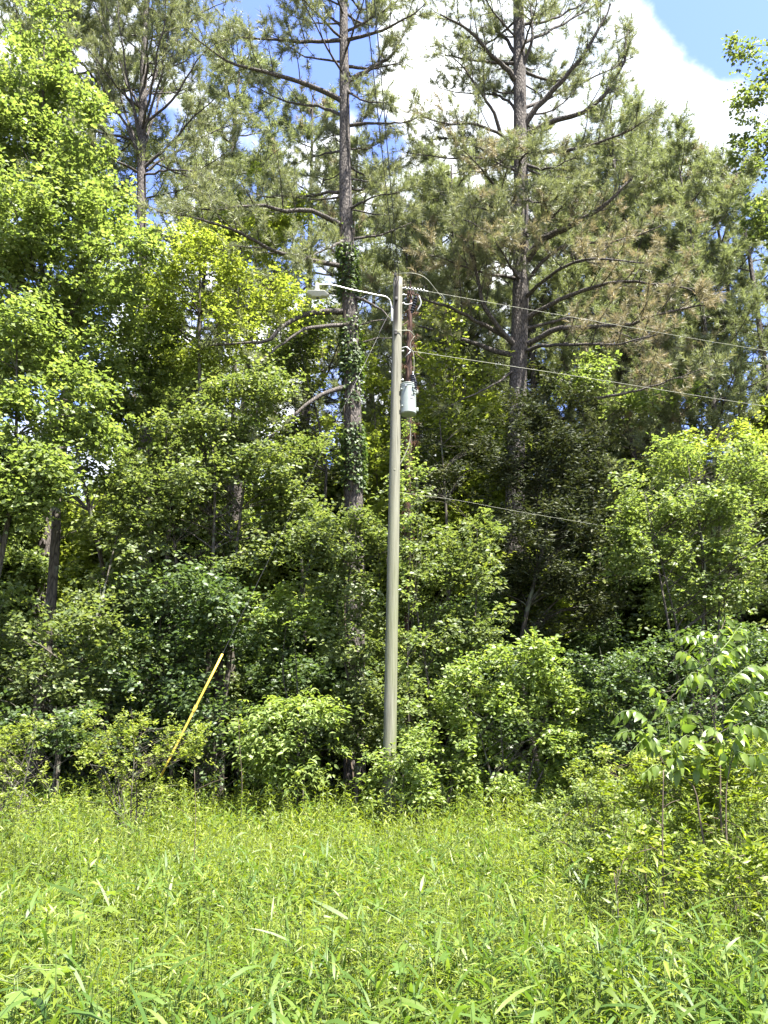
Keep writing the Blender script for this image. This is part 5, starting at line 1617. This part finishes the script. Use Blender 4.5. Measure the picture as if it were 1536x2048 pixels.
    # low leaves that close the ground
    for n, y0, y1, s in ((20000, 2.4, 7.5, 1.4), (18000, 7.5, 20.5, 2.2)):
        x, y = scatter(n, y0, y1); n = len(x)
        hh = height(x, y)
        pos = np.stack([x, y, ground_z(x, y) + hh * rng.uniform(.03, .45, n)], -1)
        a = rng.uniform(0, 6.28, n)
        d = np.stack([np.cos(a), np.sin(a), rng.uniform(-.4, .5, n)], -1)
        L = rng.uniform(.03, .075, n) * s
        v, f = leaf_quads(pos, d, UP + rng.normal(0, .4, (n, 3)), L, L * rng.uniform(.3, .6, n), .15)
        V.append(v); Fc.append(f + off); off += len(v)
        R.append(np.repeat(np.clip(rng.beta(2, 2, n) * .8 + .15 * patch(x, y, 1.7, 1.0), 0, 1), 4))
    o = link('weeds', new_mesh('weeds', np.concatenate(V), np.concatenate(Fc), np.concatenate(R)), M['weed'])
    tag(o, 'sunny yellow-green weeds with narrow leaves covering the clearing', 'weeds', kind='stuff')
    s = link('weed_stems', new_mesh('weed_stems', np.concatenate(SV), np.concatenate(SF)), M['stem_green'])
    tag(s, 'thin green stems standing close together in the sunny clearing', 'stems', kind='stuff')

    # broad grass blades on culms
    V, Fc, R, off = [], [], [], 0
    for n, y0, y1, m, l0, w0 in ((3600, 2.4, 6.0, 5, .27, .019), (2600, 6.0, 11.0, 4, .28, .02), (1600, 11.0, 18.5, 4, .30, .026)):
        x, y = scatter(n, y0, y1)
        keep = rng.uniform(0, 1, len(x)) < .35 + .6 * (patch(x, y, 1.2, 4.0) + .4)
        x, y = x[keep], y[keep]; n = len(x)
        h = height(x, y) * rng.uniform(.6, 1.35, n) + .06
        b = np.stack([x, y, ground_z(x, y)], -1)
        lean = rng.normal(0, .16, (n, 2))
        tp = b + np.stack([lean[:, 0] * h, lean[:, 1] * h, h], -1)
        t = (.25 + .75 * (np.arange(m)[None] + rng.uniform(0, .7, (n, m))) / m)
        pos = (b[:, None] + (tp - b)[:, None] * t[..., None]).reshape(-1, 3)
        a = (np.arange(m)[None] * math.pi + rng.uniform(0, 6.28, (n, 1)) + rng.normal(0, .5, (n, m))).reshape(-1)
        k = len(pos)
        el = rng.uniform(.35, 1.6, k)
        d = unit(np.stack([np.cos(a), np.sin(a), el], -1))
        sv = unit(np.cross(d, UP)) * 1.0
        sv = unit(sv + rng.normal(0, .35, (k, 3)))
        L = (l0 * rng.uniform(.5, 1.35, k))[:, None]; W = (w0 * rng.uniform(.6, 1.4, k))[:, None]
        bend = rng.uniform(.05, .75, k)[:, None]
        rows = []
        for tt, ww in ((0, .35), (.22, .95), (.5, 1.0), (.78, .6)):
            c = pos + d * L * tt - UP * L * bend * tt**2 + np.stack([np.cos(a), np.sin(a), 0 * a], -1) * L * bend * .35 * tt**2
            rows += [c - sv * W * .5 * ww, c + sv * W * .5 * ww]
        tip = pos + d * L - UP * L * bend + np.stack([np.cos(a), np.sin(a), 0 * a], -1) * L * bend * .35
        v = np.stack(rows + [tip], 1)
        pat = np.array([[0, 1, 3], [0, 3, 2], [2, 3, 5], [2, 5, 4], [4, 5, 7], [4, 7, 6], [6, 7, 8]])
        f = (np.arange(k)[:, None, None] * 9 + pat[None]).reshape(-1, 3)
        V.append(v.reshape(-1, 3)); Fc.append(f + off); off += k * 9
        R.append(np.repeat(np.clip(rng.beta(2, 2, k), 0, 1), 9))
        # culms
        r = .0035
        ct = np.array([[1, 0, 0], [-.5, .87, 0], [-.5, -.87, 0]]) * r
        v = np.concatenate([b[:, None] + ct[None], tp[:, None] + ct[None] * .6], 1).reshape(-1, 3)
        f = (np.arange(n)[:, None, None] * 6 + np.array([[0, 1, 4], [0, 4, 3], [1, 2, 5], [1, 5, 4], [2, 0, 3], [2, 3, 5]])[None]).reshape(-1, 3)
        V.append(v); Fc.append(f + off); off += n * 6; R.append(np.full(n * 6, .3))
    g = link('grass', new_mesh('grass', np.concatenate(V), np.concatenate(Fc), np.concatenate(R)), M['grass'])
    tag(g, 'broad green grass blades rising among the weeds in the foreground', 'grass', kind='stuff')


meadow()

tot = 0
seen = set()
for ob in scene.objects:
    if ob.type == 'MESH' and ob.data.name not in seen:
        seen.add(ob.data.name)
        tot += len(ob.data.loops) - 2 * len(ob.data.polygons)
print('TRIANGLES', tot, 'objects', len(scene.objects))
